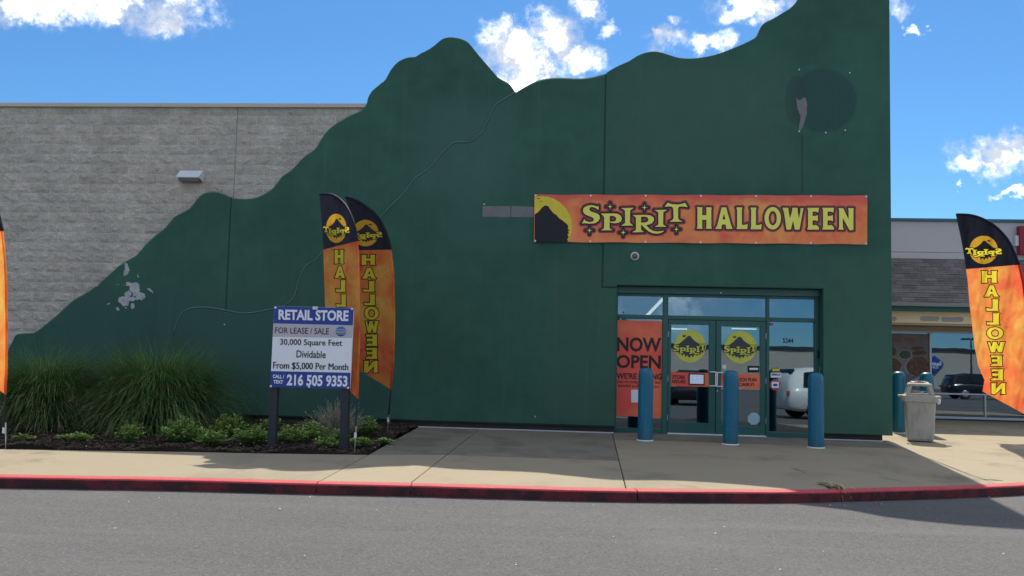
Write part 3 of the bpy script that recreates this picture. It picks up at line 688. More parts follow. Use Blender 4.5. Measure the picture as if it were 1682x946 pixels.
B().box(XJ-.03, XJ+.03, .022, .33, ZJ, s2[-1][1]-.02).mk('joint_filler', M['joint'], store)
B().box(XJ-.03, XL_+.0, .023, .33, ZJ-.02, ZJ+.03).mk('joint_filler', M['joint'], store)
B().box(XJ0-.03, XJ0+.03, .058, .29, ZB, float(np.interp(XJ0, [p[0] for p in s1[:90]], [p[1] for p in s1[:90]]))-.03).mk('joint_filler', M['joint'], store)
B().tube([(p[0]+.004, .012, p[1]+.004) for p in rd], .014, 8).mk('ridge_highlight', M['highlight'], store, smooth=True)  # paler tube added to draw the light caught along the ridge edge
B().tube([(p[0], .052, p[1]) for p in s1[2:90]], .012, 8).mk('edge_highlight', M['highlight2'], store, smooth=True)  # thinner pale tube added as the lit rim of the coating
# the farther mountain layer, split at its control joint
under = [(x+.10, z-.06) for x, z in rd]
full = [p for p in s1] + under[::-1]
lo_l = [(W(10, 700).x, ZB), (W(-8, 640).x, W(-8, 640).z)]
bk = [p for p in s1 if p[0] < XJ0-g_]; bk2 = [p for p in s1 if p[0] >= XJ0+g_]
zj = float(np.interp(XJ0, [p[0] for p in s1[:90]], [p[1] for p in s1[:90]]))
ul = [p for p in under]
ur = [p for p in under if p[0] > XJ0+.02]
B().prism(lo_l + bk + [(XJ0-g_, zj), (XJ0-g_, ZB)], .035, .30, .016).mk('wall_panel', M['green'], store)
B().prism([(XJ0+g_, zj)] + bk2 + ur[::-1] + [(XJ0+g_, ur[0][1]-.12)], .036, .31, .016).mk('wall_panel', M['green'], store)
# dark plinth under the coating
p1 = B().box(W(40, 690).x, XL_-.004, .10, .33, -.03, ZB-.004); p1.mk('plinth', M['plinth'], store)
B().box(XRD+.004, W(1452.6, 722).x, .10, .33, -.03, ZB-.004).mk('plinth', M['plinth'], store)
# sealant / flashing line at the foot
B().box(LC0.x, XL_-.02, .055, .098, -.01, .014).mk('base_flashing', M['lamp_grey'], store)
B().box(XRD+.02, W(1452.6, 722).x, .055, .098, -.01, .014).mk('base_flashing', M['lamp_grey'], store)
# shell behind
ZR = 6.12
sh = B(); sh.box(-26, XL_+.05, .345, .55, -.1, ZR).box(XRD-.05, 5.72, .345, .55, -.1, ZR).box(XL_+.05, XRD-.05, .345, .55, 2.72, ZR)
sh.mk('shell_wall', M['mortar'], store)
B().box(5.5, 5.72, .55, 24, -.1, ZR).mk('side_wall', M['green'], store)
B().box(-26, 5.72, 24, 24.2, -.1, ZR).box(-26, -25.8, .55, 24, -.1, ZR).mk('rear_wall', M['mortar'], store)
B().box(-26, 5.72, .35, 24.2, ZR+.002, ZR+.12).mk('roof', M['roofing'], store)
# block wall
zc = W(365, 190, CMU_Y).z; ztop = W(300, 177.3, CMU_Y).z
B().box(-26, XJ0-.006, CMU_Y+.005, .342, -.05, ztop).box(XJ0+.006, XJ0+3.6, CMU_Y+.005, .342, -.05, ztop).mk('mortar_bed', M['mortar'], store)
cop_z0, cop_z1 = ztop, W(300, 169.2, CMU_Y-.06).z
cx_ = [-26] + [W(x, 172, CMU_Y).x for x in (15, 267, 523)] + [W(640, 172, CMU_Y).x]
for a, b in zip(cx_[:-1], cx_[1:]): B().bbox(a+.004, b-.004, CMU_Y-.075, .45, cop_z0+.003, cop_z1, .008).mk('coping', M['coping'], store)
def block_mesh(seed, w_, h_):
    r = random.Random(seed); nx, nz = 4, 3; v = []; f = []
    for j in range(nz+1):
        for i in range(nx+1):
            edge = i in (0, nx) or j in (0, nz)
            v.append((w_*(i/nx-.5)+(0 if i in (0, nx) else r.uniform(-.02, .02)), (0 if edge else -r.uniform(.003, .023))-.004*r.random(), h_*(j/nz-.5)+(0 if j in (0, nz) else r.uniform(-.012, .012))))
    for j in range(nz):
        for i in range(nx):
            a = j*(nx+1)+i; q = (a, a+1, a+nx+2, a+nx+1)
            f += [(q[0], q[1], q[2]), (q[0], q[2], q[3])] if r.random() < .5 else [(q[0], q[1], q[3]), (q[1], q[2], q[3])]
    per = [i for i in range(nx)]+[nx+j*(nx+1) for j in range(nz)]+[nz*(nx+1)+i for i in range(nx, 0, -1)]+[j*(nx+1) for j in range(nz, 0, -1)]
    n = len(v); v += [(v[i][0], .04, v[i][2]) for i in per]
    for k in range(len(per)): f.append((per[k], n+k, n+(k+1) % len(per), per[(k+1) % len(per)]))
    return v, f
MODW, MODH, GAP = .4064, .2032, .011
protos = []
for s in range(9):
    v, f = block_mesh(s, MODW-GAP, MODH-GAP); me = bpy.data.meshes.new('block'); me.from_pydata(v, [], f); me.materials.append(M['block']); protos.append(me)
halfs = []
for s in range(3):
    v, f = block_mesh(50+s, MODW/2-GAP, MODH-GAP); me = bpy.data.meshes.new('block'); me.from_pydata(v, [], f); me.materials.append(M['block']); halfs.append(me)
s1x = [p[0] for p in s1[:95]]; s1z = [p[1] for p in s1[:95]]
def covered(x, z):
    if x < s1x[0]: return False
    k = np.interp(x, s1x, s1z); return z < k-.02
cand = []
ncourse = int(zc/MODH)+2
k0 = round((zc-0)/MODH)
for c in range(-k0-1, 9):
    zlo = zc+c*MODH; zhi = zlo+MODH
    if zlo < -.1 or zhi > ztop+.06: continue
    h_ = 1.0
    for side in (-1, 1):
        x = XJ0
        first = (c % 2 == 0)
        n = 0
        while (side < 0 and x > -14.5) or (side > 0 and x < XJ0+3.4):
            wd = MODW/2 if (first and n == 0) else MODW
            xc = x+side*wd/2
            zcen = (zlo+zhi)/2
            if not (covered(xc-wd/2, zhi) and covered(xc+wd/2, zhi) and covered(xc, zhi)): cand.append((xc, zcen, wd < .3))
            x += side*wd; n += 1
loose = B(); nb = 0
cand.sort(key=lambda c: (c[0] < -12.0, covered(c[0], c[1]), -c[0]))
for i, (x, z, half) in enumerate(cand):
    me = halfs[i % 3] if half else protos[(i*7+int(z*11)) % 9]
    yy = CMU_Y+.004*math.sin(i*12.9)
    if i < 296 and x > -12.4:
        o = bpy.data.objects.new('block', me); COL.objects.link(o); o.parent = store; o.location = Vector((x, yy, z))-store.location
        o.scale = (1 if (i*31) % 2 else -1, 1, 1 if (i*17) % 3 else -1); 
        if o.scale.x*o.scale.z < 0: pass
    else:
        loose.add([Vector(p.co)+Vector((x, yy, z)) for p in me.vertices], [tuple(p.vertices) for p in me.polygons])
if loose.v: loose.mk('blockwork', M['block'], store, kind='stuff')
# bare strip where a sign came off, bare sliver in the round patch, peeled patch, anchors
def rough_poly(pts, amp, sub=5, seed=1):
    r = random.Random(seed); out = []
    for i in range(len(pts)):
        a, b = Vector(pts[i]), Vector(pts[(i+1) % len(pts)])
        for k in range(sub): out.append(tuple(a+(b-a)*k/sub+Vector((r.uniform(-amp, amp), r.uniform(-amp, amp)))))
    return out
B().prism(WX(rough_poly([(792.5,338.5),(838,338.5),(838.5,356.3),(792.5,356)], .35, 7, 3)), -.004, .01).mk('bare_strip', M['bare'], store)
B().prism(WX(rough_poly([(839.8,338.5),(880,340),(880,357),(839.8,356.3)], .35, 7, 4)), -.004, .01).mk('bare_strip', M['bare'], store)
B().prism(WX(rough_poly([(1308,160),(1312,165),(1320,161),(1323,160),(1326,172),(1325,186),(1321,202),(1315,214),(1312,215),(1313,205),(1315,190),(1310,178)], .4, 3, 5)), -.004, .01).mk('bare_sliver', M['bare'], store)
PE = [(150,400,5.912)]
def pz(x, y): return (150+x/5.912, 400+y/5.912)
flakes = [[(335,375),(365,370),(385,385),(440,378),(470,400),(475,460),(460,470),(400,480),(375,455),(370,415),(340,410)],
 [(325,480),(360,455),(380,470),(390,490),(375,520),(350,512),(322,505)], [(400,490),(430,470),(470,465),(520,495),(522,525),(490,550),(470,540),(450,550),(420,535),(440,510),(405,510)],
 [(262,525),(300,515),(350,512),(375,520),(405,515),(435,540),(410,560),(375,560),(355,610),(340,600),(315,608),(290,580),(262,560)], [(385,575),(420,580),(420,620),(400,635),(385,620)],
 [(240,625),(258,612),(278,640),(258,658)], [(330,180),(352,200),(358,225),(368,265),(350,300),(320,318),(312,285),(325,240)], [(445,298),(458,310),(460,330),(445,325)], [(545,440),(565,435),(600,465),(605,485),(580,468),(560,455)],
 [(150,590),(175,570),(180,585),(155,598)], [(45,405),(65,390),(72,405),(50,420)], [(325,622),(345,618),(340,632)], [(258,395),(268,395),(265,405)], [(315,400),(325,398),(322,410)], [(395,303),(410,300),(408,312),(396,313)], [(286,203),(312,190),(308,198),(290,208)], [(240,228),(258,215),(252,228)], [(505,632),(515,630),(514,642)], [(172,502),(184,500),(180,510)]]
for i, fl in enumerate(flakes):
    B().prism(WX([pz(*p) for p in rough_poly(fl, 4, 3, 20+i)], .035), .027+.0006*i, .05).mk('peeled_patch', M['peel'], store)
for x, y in ((1312.5,114.5),(1395.5,120),(1312.5,216),(1356,218),(1388,214),(795.5,335.5),(369,533),(879,684),(505,580)):
    p = W(x, y, -.004); B().tube([p+Vector((0, .02, 0)), p-Vector((0, .018, 0))], .014, 8).mk('wall_anchor', M['steel'], store)
# hairline joint below the round patch
q0, q1 = W(1317.5, 219), W(1318.5, 318); B().box(q0.x-.005, q0.x+.005, -.002, .01, q1.z, q0.z).mk('joint_cover', M['dark'], store)

# ------------------------------------------------------------------ entrance, at the back of a shallow recess
YE = .26
def ex(px, py=620): return W(px, py, YE).x
def ez(py, px=1180): return W(px, py, YE).z
T_ = M['trim']
def bar(name, x0, x1, z0, z1, y0=YE, y1=YE+.10, parent=store, m=T_, b=.005): return B().bbox(x0, x1, y0, y1, z0, z1, b).mk(name, m, parent)
X0, X1 = XL_+.003, XRD-.003
zH0 = ez(484.5); zT1 = ez(488.5); zT0 = ez(519.5); zD1 = ez(526.0)
bar('header', X0, X1, zH0, ZD-.004, YE-.07, YE+.14)
xm = [ex(1013.3), ex(1087.9), ex(1096.6), ex(1258.6), ex(1263.5), ex(1339.3)]
bar('frame_jamb', X0, xm[0], 0.0, zH0-.003); bar('frame_jamb', xm[5], X1, .0, zH0-.003)
bar('mullion', xm[1], xm[2], .0, zH0-.003, YE-.012); bar('mullion', xm[3], xm[4], .0, zH0-.003, YE-.012)
for a, b in ((xm[0], xm[1]), (xm[2], xm[3]), (xm[4], xm[5])):
    bar('head_rail', a+.002, b-.002, zT1, zH0-.003); bar('transom_rail', a+.002, b-.002, zD1, zT0)
zs = .09
for a, b in ((xm[0], xm[1]), (xm[4], xm[5])): bar('sill', a+.002, b-.002, .0, zs)
def pane(x0, x1, z0, z1, y, parent, tilt=.9):
    dy = math.tan(R(tilt))*(z1-z0); y += .0
    v = [(x0, y, z0), (x1, y, z0), (x1, y+dy, z1), (x0, y+dy, z1)]; v2 = [(a, b+.006, c) for a, b, c in v]
    return mk('glass_pane', v+v2, [(0, 1, 2, 3), (7, 6, 5, 4), (0, 4, 5, 1), (1, 5, 6, 2), (2, 6, 7, 3), (3, 7, 4, 0)], M['glass'], parent)
for a, b in ((xm[0], xm[1]), (xm[2], xm[3]), (xm[4], xm[5])): pane(a, b, zT0, zT1, YE+.045, store)
for a, b in ((xm[0], xm[1]), (xm[4], xm[5])): pane(a, b, zs, zD1, YE+.045, store)
def door(x0, x1, gx0, gx1, gz0, gz1, hx, hz0, hz1, sgn):
    d = B().bbox(x0, gx0, YE+.01, YE+.06, .02, zD1-.006, .004).bbox(gx1, x1, YE+.01, YE+.06, .02, zD1-.006, .004)
    d.bbox(gx0-.001, gx1+.001, YE+.012, YE+.058, gz1, zD1-.006, .004).bbox(gx0-.001, gx1+.001, YE+.012, YE+.058, .02, gz0, .004)
    o = d.mk('door', T_, store)
    pane(gx0-.002, gx1+.002, gz0-.002, gz1+.002, YE+.03, o)
    hp = [(hx, YE+.01, hz1), (hx, YE-.05, hz1), (hx, YE-.07, hz1-.02)]
    h = B().tube([(hx-sgn*.0, YE+.012, hz1), (hx, YE-.045, hz1), (hx+sgn*.11, YE-.06, hz1), (hx+sgn*.135, YE-.06, hz1-.03), (hx+sgn*.135, YE-.06, hz0+.03), (hx+sgn*.11, YE-.06, hz0), (hx, YE-.045, hz0), (hx, YE+.012, hz0)], .013, 8)
    h.mk('handle', M['white'], o, smooth=True)
    for zz_ in (.25, 1.0, 1.85):
        xx = x0 if sgn > 0 else x1
        B().tube([(xx, YE+.002, zz_), (xx, YE+.002, zz_+.11)], .009, 6).mk('hinge', M['steel'], o)
    return o
# outer stile, glass and meeting stile positions from the photograph
door(ex(1097.0)+.002, ex(1175.2), ex(1102.0), ex(1164.8), ez(695.5), ez(534), ex(1165.5), ez(634), ez(611), 1).__setitem__('label', 'left door leaf of the glazed entrance')
door(ex(1176.3), ex(1258.4)-.002, ex(1184.8), ex(1249.0), ez(699), ez(535.5), ex(1186.5), ez(634.5), ez(612), -1).__setitem__('label', 'right door leaf of the glazed entrance')
B().bbox(xm[2]+.004, xm[3]-.004, YE-.05, YE+.09, .0, .02, .004).mk('threshold', M['white'], store)
q = W(1178.5, 642, YE); B().tube([(q.x, YE+.012, q.z), (q.x, YE-.004, q.z)], .016, 12).mk('lock', M['steel'], store)
q = W(1345, 581, YE); B().bbox(q.x-.03, q.x+.03, YE-.03, YE+.0, q.z-.09, q.z+.06, .008).mk('call_box', M['dark'], store)
q = W(1348, 607, YE); B().bbox(q.x-.025, q.x+.025, YE-.02, YE+.0, q.z-.08, q.z+.05, .006).mk('keypad', M['lamp_grey'], store)
q = W(1184, 481, YE-.07); B().tube([(q.x, YE-.06, q.z), (q.x, YE-.09, q.z)], .014, 8).mk('header_stud', M['white'], store)
# room behind the glass
rm = B(); rm.box(XL_-1.5, XRD+1.0, .56, 9.0, -.02, .0).box(XL_-1.5, XRD+1.0, 9.0, 9.1, 0, 3.2).box(XL_-1.6, XL_-1.5, .56, 9.1, 0, 3.2).box(XRD+.9, XRD+1.0, .56, 9, 0, 3.2).box(XL_-1.6, XRD+1, .56, 9.1, 3.2, 3.3)
rm.mk('shop_room', M['interior'], store)
for a, b in (((1062, 519, 1.4), (1088, 489.5, 1.4)),):
    p0, p1 = W(1062, 519, 4.2), W(1088, 492, 2.4); B().tube([p0, p1], .035, 8).mk('ceiling_tube', M['tube'], store)
for cx, cy, Y_ in ((1112, 541, 5.0), (1226, 541, 5.5), (1196, 487, 3.5)):
    p = W(cx, cy, Y_); B().box(p.x-.35, p.x+.25, Y_, Y_+.08, p.z, p.z+.03).mk('ceiling_tube', M['tube'], store)

# ------------------------------------------------------------------ banner
BQ = [(877.7,319.0),(1424.8,320.7),(1424.4,401.8),(877.0,397.6)]
def bquad(u, v): return ((BQ[0][0]*(1-u)+BQ[1][0]*u)*(1-v)+(BQ[3][0]*(1-u)+BQ[2][0]*u)*v, (BQ[0][1]*(1-u)+BQ[1][1]*u)*(1-v)+(BQ[3][1]*(1-u)+BQ[2][1]*u)*v)
def byd(x, y): return -.034-.009*math.sin(x*.05+y*.02)-.006*math.sin(x*.021-y*.06)-.004*math.sin(x*.13+y*.05)
bc = W(1150, 360, -.03)
ban = thing('banner', 'long orange and yellow store banner hung above the entrance', 'banner', (bc.x, bc.y, bc.z))
v = []; f = []; nx, ny = 90, 14
for j in range(ny+1):
    for i in range(nx+1):
        x, y = bquad(i/nx, j/ny); x2 = x; y2 = y+(.9*math.sin(i/nx*math.pi*6)**2*(1-2*j/ny))
        v.append(W(x2, y2, byd(x, y)))
n = len(v); v += [p+Vector((0, .004, 0)) for p in v]
for j in range(ny):
    for i in range(nx): a = j*(nx+1)+i; f += [(a, a+nx+1, a+nx+2, a+1), (n+a, n+a+1, n+a+nx+2, n+a+nx+1)]
mk('banner_cloth', v, f, M['banner'], ban, smooth=True)
for k in range(7):
    for vv in (.025, .975):
        x, y = bquad(.004+.992*k/6, vv); p = W(x, y, byd(x, y)); B().tube([p+Vector((0, .02, 0)), p-Vector((0, .008, 0))], .018, 10).mk('grommet', M['steel'], ban)
def bmap(x, y, l): return W(x, y, byd(x, y)-l)
def zs1(g): return [[(940+x/8.41, 315+y/8.41) for x, y in l] for l in g]
def zs2(g): return [[(1130+x/5.607, 315+y/5.607) for x, y in l] for l in g]
word = [zs1(g) for g in SPIRIT+STARS]
print_layers(word, .55, [('letter_border', 4.6, M['ink_maroon'], .003), ('letter_outline', 2.5, M['ink_brown'], .0055), ('lettering', 0, M['ink_yellow'], .008)], bmap, ban)
hall = [zs2(g) for g in (HW['H'], HW['A'], HW['L'], shift(HW['L'], 129, 2), HW['O'], HW['W'], HW['E'], shift(HW['E'], 138, 0), HW['N'])]
print_layers(hall, .55, [('letter_border', 4.0, M['ink_maroon'], .003), ('letter_outline', 1.9, M['ink_brown'], .0055), ('lettering', 0, M['ink_yellow'], .008)], bmap, ban)
def zs3(l): return [(870+x/9.956, 310+y/9.956) for x, y in l]
moon = zs3([(82,130),(200,125),(300,130),(400,165),(500,225),(590,320),(650,420),(685,520),(690,620),(680,720),(655,800),(620,872),(82,872)])
print_layers([[moon]], .6, [('moon_print', 0, M['ink_moon'], .003)], bmap, ban)
hill = zs3([(82,420),(140,380),(210,300),(250,270),(300,280),(340,340),(390,400),(440,430),(480,480),(540,520),(590,560),(630,600),(625,650),(655,690),(625,690),(645,735),(615,740),(640,800),(612,820),(635,860),(600,872),(82,872)])
print_layers([[hill]], .6, [('hill_print', 0, M['ink_black'], .006)], bmap, ban)
bat = lambda cx, cy, s: [(cx-s, cy-.3*s), (cx-.5*s, cy-.5*s), (cx-.15*s, cy-.1*s), (cx, cy-.35*s), (cx+.15*s, cy-.1*s), (cx+.5*s, cy-.5*s), (cx+s, cy-.3*s), (cx+.5*s, cy), (cx+.3*s, cy+.25*s), (cx, cy+.1*s), (cx-.3*s, cy+.25*s), (cx-.5*s, cy)]
print_layers([[bat(884.5, 326.5, 3)], [bat(889, 331, 2.4)]], .3, [('bat_print', 0, M['ink_black'], .006)], bmap, ban)

# ------------------------------------------------------------------ prints on the entrance glass
def emblem_shapes(cx, cy, rx, ry, mirror, wq):
    sg = -1 if mirror else 1
    def q(p): return (cx+sg*wq*rx*((p[0]-862)/745), cy+.18*ry+(p[1]-365)/430*ry*.62)
    hill_ = [(cx+sg*a*rx, cy+b*ry) for a, b in EMB_HILL]
    bat_ = [(cx+sg*a*rx, cy+b*ry) for a, b in ((-.5,-.62),(-.42,-.72),(-.36,-.66),(-.30,-.74),(-.24,-.62),(-.36,-.56))]
    return [[[q(p) for p in l] for l in g] for g in SPIRIT], [[hill_], [bat_]], [[ell(cx, cy, rx, ry)]]
EMB_HILL = [(-.93,-.12),(-.72,-.14),(-.5,-.30),(-.25,-.52),(-.1,-.66),(.05,-.62),(.18,-.44),(.4,-.26),(.68,-.12),(.93,-.10),(.95,.12),(.88,.3),(.80,.42),(.70,.36),(.66,.55),(.52,.42),(.46,.62),(.30,.46),(.2,.68),(.05,.56),(-.04,.74),(-.16,.56),(-.30,.66),(-.36,.46),(-.5,.62),(-.56,.42),(-.70,.52),(-.74,.34),(-.86,.4),(-.95,.14)]
def emblem(parent, cx, cy, rx, ry, mapf, mirror, m_moon, m_dark, m_text, m_out, wq=1.06, step=.5, lift=.003, ring=True):
    """moon disc over a dark ragged hill, with the shop word across it"""
    sg = -1 if mirror else 1
    print_layers([[ell(cx, cy, rx, ry)]], step, [('moon_print', 0, m_moon, lift)], mapf, parent)
    pr = [(-.93,-.12),(-.72,-.14),(-.5,-.30),(-.25,-.52),(-.1,-.66),(.05,-.62),(.18,-.44),(.4,-.26),(.68,-.12),(.93,-.10),(.95,.12),(.88,.3),(.80,.42),(.70,.36),(.66,.55),(.52,.42),(.46,.62),(.30,.46),(.2,.68),(.05,.56),(-.04,.74),(-.16,.56),(-.30,.66),(-.36,.46),(-.5,.62),(-.56,.42),(-.70,.52),(-.74,.34),(-.86,.4),(-.95,.14)]
    print_layers([[[(cx+sg*a*rx, cy+b*ry) for a, b in pr]]], step, [('hill_print', 0, m_dark, lift*2)], mapf, parent)
    def q(p): return (cx+sg*wq*rx*((p[0]-862)/745), cy+.18*ry+(p[1]-365)/430*ry*.62)
    gl = [[[q(p) for p in l] for l in g] for g in SPIRIT]
    print_layers(gl, step*.62, [('letter_outline', rx*.045, m_out, lift*3), ('lettering', rx*.012, m_text, lift*4)], mapf, parent)
    print_layers([[[(cx+sg*a*rx, cy+b*ry) for a, b in ((-.5,-.62),(-.42,-.72),(-.36,-.66),(-.30,-.74),(-.24,-.62),(-.36,-.56))]]], step*.5, [('bat_print', 0, m_dark, lift*2)], mapf, parent)
def glass_y(py): return YE+.045
YG = YE+.026
def gmap(x, y, l): return W(x, y, YG+.017-l)
for i, (cx, cy) in enumerate(((1133.3, 568.2), (1216.3, 569.8))):
    c = W(cx, cy, YG); e = thing('window_decal', ('round yellow moon decal on the left door leaf', 'round yellow moon decal on the right door leaf')[i], 'decal', (c.x, c.y, c.z), 'round moon decals on the doors')
    emblem(e, cx, cy+.5, 26.2, 26.5, gmap, False, M['decal_yellow'], M['decal_dark'], M['decal_yellow'], M['ink_black'], step=.6, lift=.0015)
def glass_poster(name, label, cat, quad, m, Y=YG): 
    c = W(*quad[3], Y); e = thing(name, label, cat, tuple(c)); px_panel('sheet', quad, Y-.002, .003, m, e); return e
YP = YE+.030
ps = thing('poster', 'tall orange opening poster with big black words in the left sidelight', 'poster', tuple(W(1050, 684, YP)))
pl, pr_ = 1012.9, 1087.6
px_panel('sheet', [(1013.2,525.6),(1087.8,527.5),(1086.8,686.0),(1011.6,682.5)], YP, .004, M['poster'], ps)
for body, quad, off in (('NOW', [(1013.6,553.6),(1086.2,554.6),(1086,578.2),(1013.2,577)], .03), ('OPEN', [(1012.6,582.5),(1085.6,583.6),(1085.2,606),(1012.4,604.6)], .03), ("WE'RE HIRING", [(1012.6,612),(1087.3,613.4),(1087,623.6),(1012.4,622)], .03),
                        ('Visit Work4Spirit.com or text', [(1013.6,624.8),(1085.5,625.6),(1085.3,631.6),(1013.4,630.6)], .01), ('REAPER to 85000 to apply', [(1015.5,631.6),(1083,632.6),(1082.8,638),(1015.3,637)], .01)):
    put_text(body, quad, YP-.003, M['ink_brown'], ps, off)
px_panel('blank_label', rectq(1036.8, 640.2, 1050.5, 661), YP-.004, .003, M['ink_white'], ps)
s1_ = glass_poster('window_sign', 'orange store hours strip across the left door glass', 'sign', [(1102,611),(1164.8,612.5),(1164.8,635.5),(1101.8,634)], M['poster'])
put_text('STORE', [(1104.5,616),(1125,616.6),(1125,622.6),(1104.5,622)], YG-.006, M['ink_brown'], s1_, .03)
put_text('HOURS', [(1104.3,623.4),(1126.2,624),(1126.2,630),(1104.3,629.4)], YG-.006, M['ink_brown'], s1_, .03)
tb = thing('tablet', 'small dark tablet showing the hours on the left door', 'tablet', tuple(W(1143, 632, YG)))
a, b = W(1131, 613, YG), W(1157, 632.5, YG); B().bbox(a.x, b.x, YG-.02, YG-.008, b.z, a.z, .004).mk('case', M['dark'], tb)
a, b = W(1133.2, 615, YG), W(1155.2, 630.6, YG); B().box(a.x, b.x, YG-.023, YG-.0205, b.z, a.z).mk('screen', M['screen'], tb)
tl = B()
for r in range(6):
    for c in range(3):
        x, z = a.x+.02+c*(b.x-a.x)*.33, a.z-.02-r*(a.z-b.z)*.155; tl.box(x, x+(b.x-a.x)*.22, YG-.0245, YG-.0235, z-.008, z)
tl.mk('text_lines', M['ink_white'], tb)
s2_ = glass_poster('window_sign', 'orange fun and scary strip across the right door glass', 'sign', [(1184.6,612.5),(1249,614.6),(1248.9,639.5),(1184.5,637)], M['poster'])
put_text('TOO MUCH FUN', [(1187,619.5),(1242.6,621),(1242.6,627),(1187,625.5)], YG-.006, M['ink_brown'], s2_, .03)
put_text("IT'S SCARY!", [(1191,627.5),(1239,629),(1239,634.6),(1191,633)], YG-.006, M['ink_brown'], s2_, .03)
nm = thing('house_number', 'black number 5244 on the right sidelight glass', 'number', tuple(W(1294, 563, YG)))
put_text('5244', [(1285.8,555.0),(1303.2,555.5),(1303.2,564.0),(1285.8,563.4)], YE+.045+math.tan(R(.9))*(W(1294, 566, YE).z-zs)-.003, M['ink_black'], nm, .018, 'numeral')
def octo(cx, cy, r, r2=None): return [(cx+r*math.cos(R(22.5+45*k)), cy+(r2 or r)*math.sin(R(22.5+45*k))) for k in range(8)]
def sticker(label, poly, m, Y=YP, name='sticker'):
    cx = sum(p[0] for p in poly)/len(poly); cy = sum(p[1] for p in poly)/len(poly)
    e = thing(name, label, 'sticker', tuple(W(cx, cy, Y))); B().prism(WX(poly, Y), Y-.0015, Y+.001).mk('film', m, e); return e
st = sticker('black and white octagonal security sticker above a red one', octo(1274.4, 613.4, 9.6), M['ink_black'])
B().prism(WX(rectq(1265.8, 612, 1283, 620.2), YP), YP-.0035, YP-.0025).mk('white_band', M['ink_white'], st)
put_text('SMILE', [(1267.2,613.2),(1281.6,613.6),(1281.6,617.2),(1267.2,616.8)], YP-.005, M['ink_black'], st, .03)
B().prism(WX(rectq(1268.5, 605.6, 1280.5, 609.6), YP), YP-.0035, YP-.0025).mk('yellow_mark', M['ink_moon'], st)
st = sticker('red octagonal sticker low on the right sidelight', octo(1273.4, 632, 9.6), M['decal_red'])
B().prism(WX(rectq(1267.6, 627, 1279.4, 637), YP), YP-.0035, YP-.0025).mk('white_panel', M['ink_white'], st)
B().prism(WX(ell(1273.4, 632.2, 4, 2.2, 12), YP), YP-.005, YP-.004).mk('blue_mark', M['ink_blue'], st)
sticker('pale blue octagonal sticker at the bottom of the right door', octo(1238.2, 687.6, 10.6), M['decal_pale'], YG)
sticker('small round grey sticker beside the right door handle', ell(1189.3, 602.6, 3.8, 3.8, 16), M['lamp_grey'], YG)
st = sticker('small black notice sticker on the right door glass', rectq(1228.5, 601, 1247, 611.8), M['ink_black'], YG)
put_text('Credit Cards', [(1230.5,604),(1245,604.3),(1245,608),(1230.5,607.7)], YG-.004, M['ink_white'], st, .02) if False else B().prism(WX(rectq(1231, 604.2, 1245, 607.4), YG), YG-.0035, YG-.0025).mk('white_band', M['ink_white'], st)
sticker('tiny dark red sticker at the top of the right sidelight', rectq(1265.3, 530.3, 1270.4, 534.2), M['decal_red'])

# ------------------------------------------------------------------ lights on the walls
q = W(317, 291, CMU_Y); wl = thing('wall_light', 'grey wedge shaped wall light on the block wall', 'light', tuple(q))
a, b, c_, d_ = W(300.5, 282, CMU_Y), W(329.6, 282, CMU_Y), W(296, 294, CMU_Y-.24), W(327, 295.2, CMU_Y-.24)
xa, xb = q.x-.235, q.x+.235; zt, zm, zl = q.z+.115, q.z-.02, q.z-.085; yb = CMU_Y-.005
v = [(xa, yb, zt), (xb, yb, zt), (xb, yb-.08, zt), (xa, yb-.08, zt), (xa-.0, yb-.23, zm), (xb, yb-.23, zm), (xb, yb-.235, zm-.03), (xa, yb-.235, zm-.03), (xa, yb, zl-.02), (xb, yb, zl-.02)]
v = [Vector(p) for p in v]
mk('housing', v, [(0, 3, 2, 1), (3, 4, 5, 2), (4, 7, 6, 5), (0, 8, 7, 4, 3), (1, 2, 5, 6, 9), (7, 8, 9, 6), (0, 1, 9, 8)], M['lamp_grey'], wl)
B().bbox(xa+.03, xb-.03, yb-.20, yb-.03, zl-.035, zl+.03, .01).mk('lens', M['lens'], wl)
B().bbox(xa+.05, xb-.04, yb-.012, yb+.03, zl-.03, zt-.03, .004).mk('back_plate', M['lamp_grey'], wl)
q = W(1042.6, 421, 0); dl_ = thing('dome_camera', 'small white dome fixture on the green wall under the banner', 'camera', tuple(q))
prf = [(.062, 0), (.068, .012), (.068, .035), (.058, .045)]
def lathe_y(prof, c, n=24):
    b_ = B().lathe(prof, (0, 0, 0), n); return [Vector((c.x+p.x, c.y-p.z, c.z+p.y)) for p in b_.v], [tuple(reversed(f_)) for f_ in b_.f]
v, f = lathe_y([(.075, 0), (.08, .012), (.08, .04), (.066, .055)], q+Vector((0, .002, 0))); mk('base', v, [t_[::-1] for t_ in f], M['white'], dl_, smooth=False)
v, f = lathe_y([(.058, .05), (.052, .08), (.034, .1), (.01, .108)], q); mk('dome', v, [t_[::-1] for t_ in f], M['lens'], dl_, smooth=True)

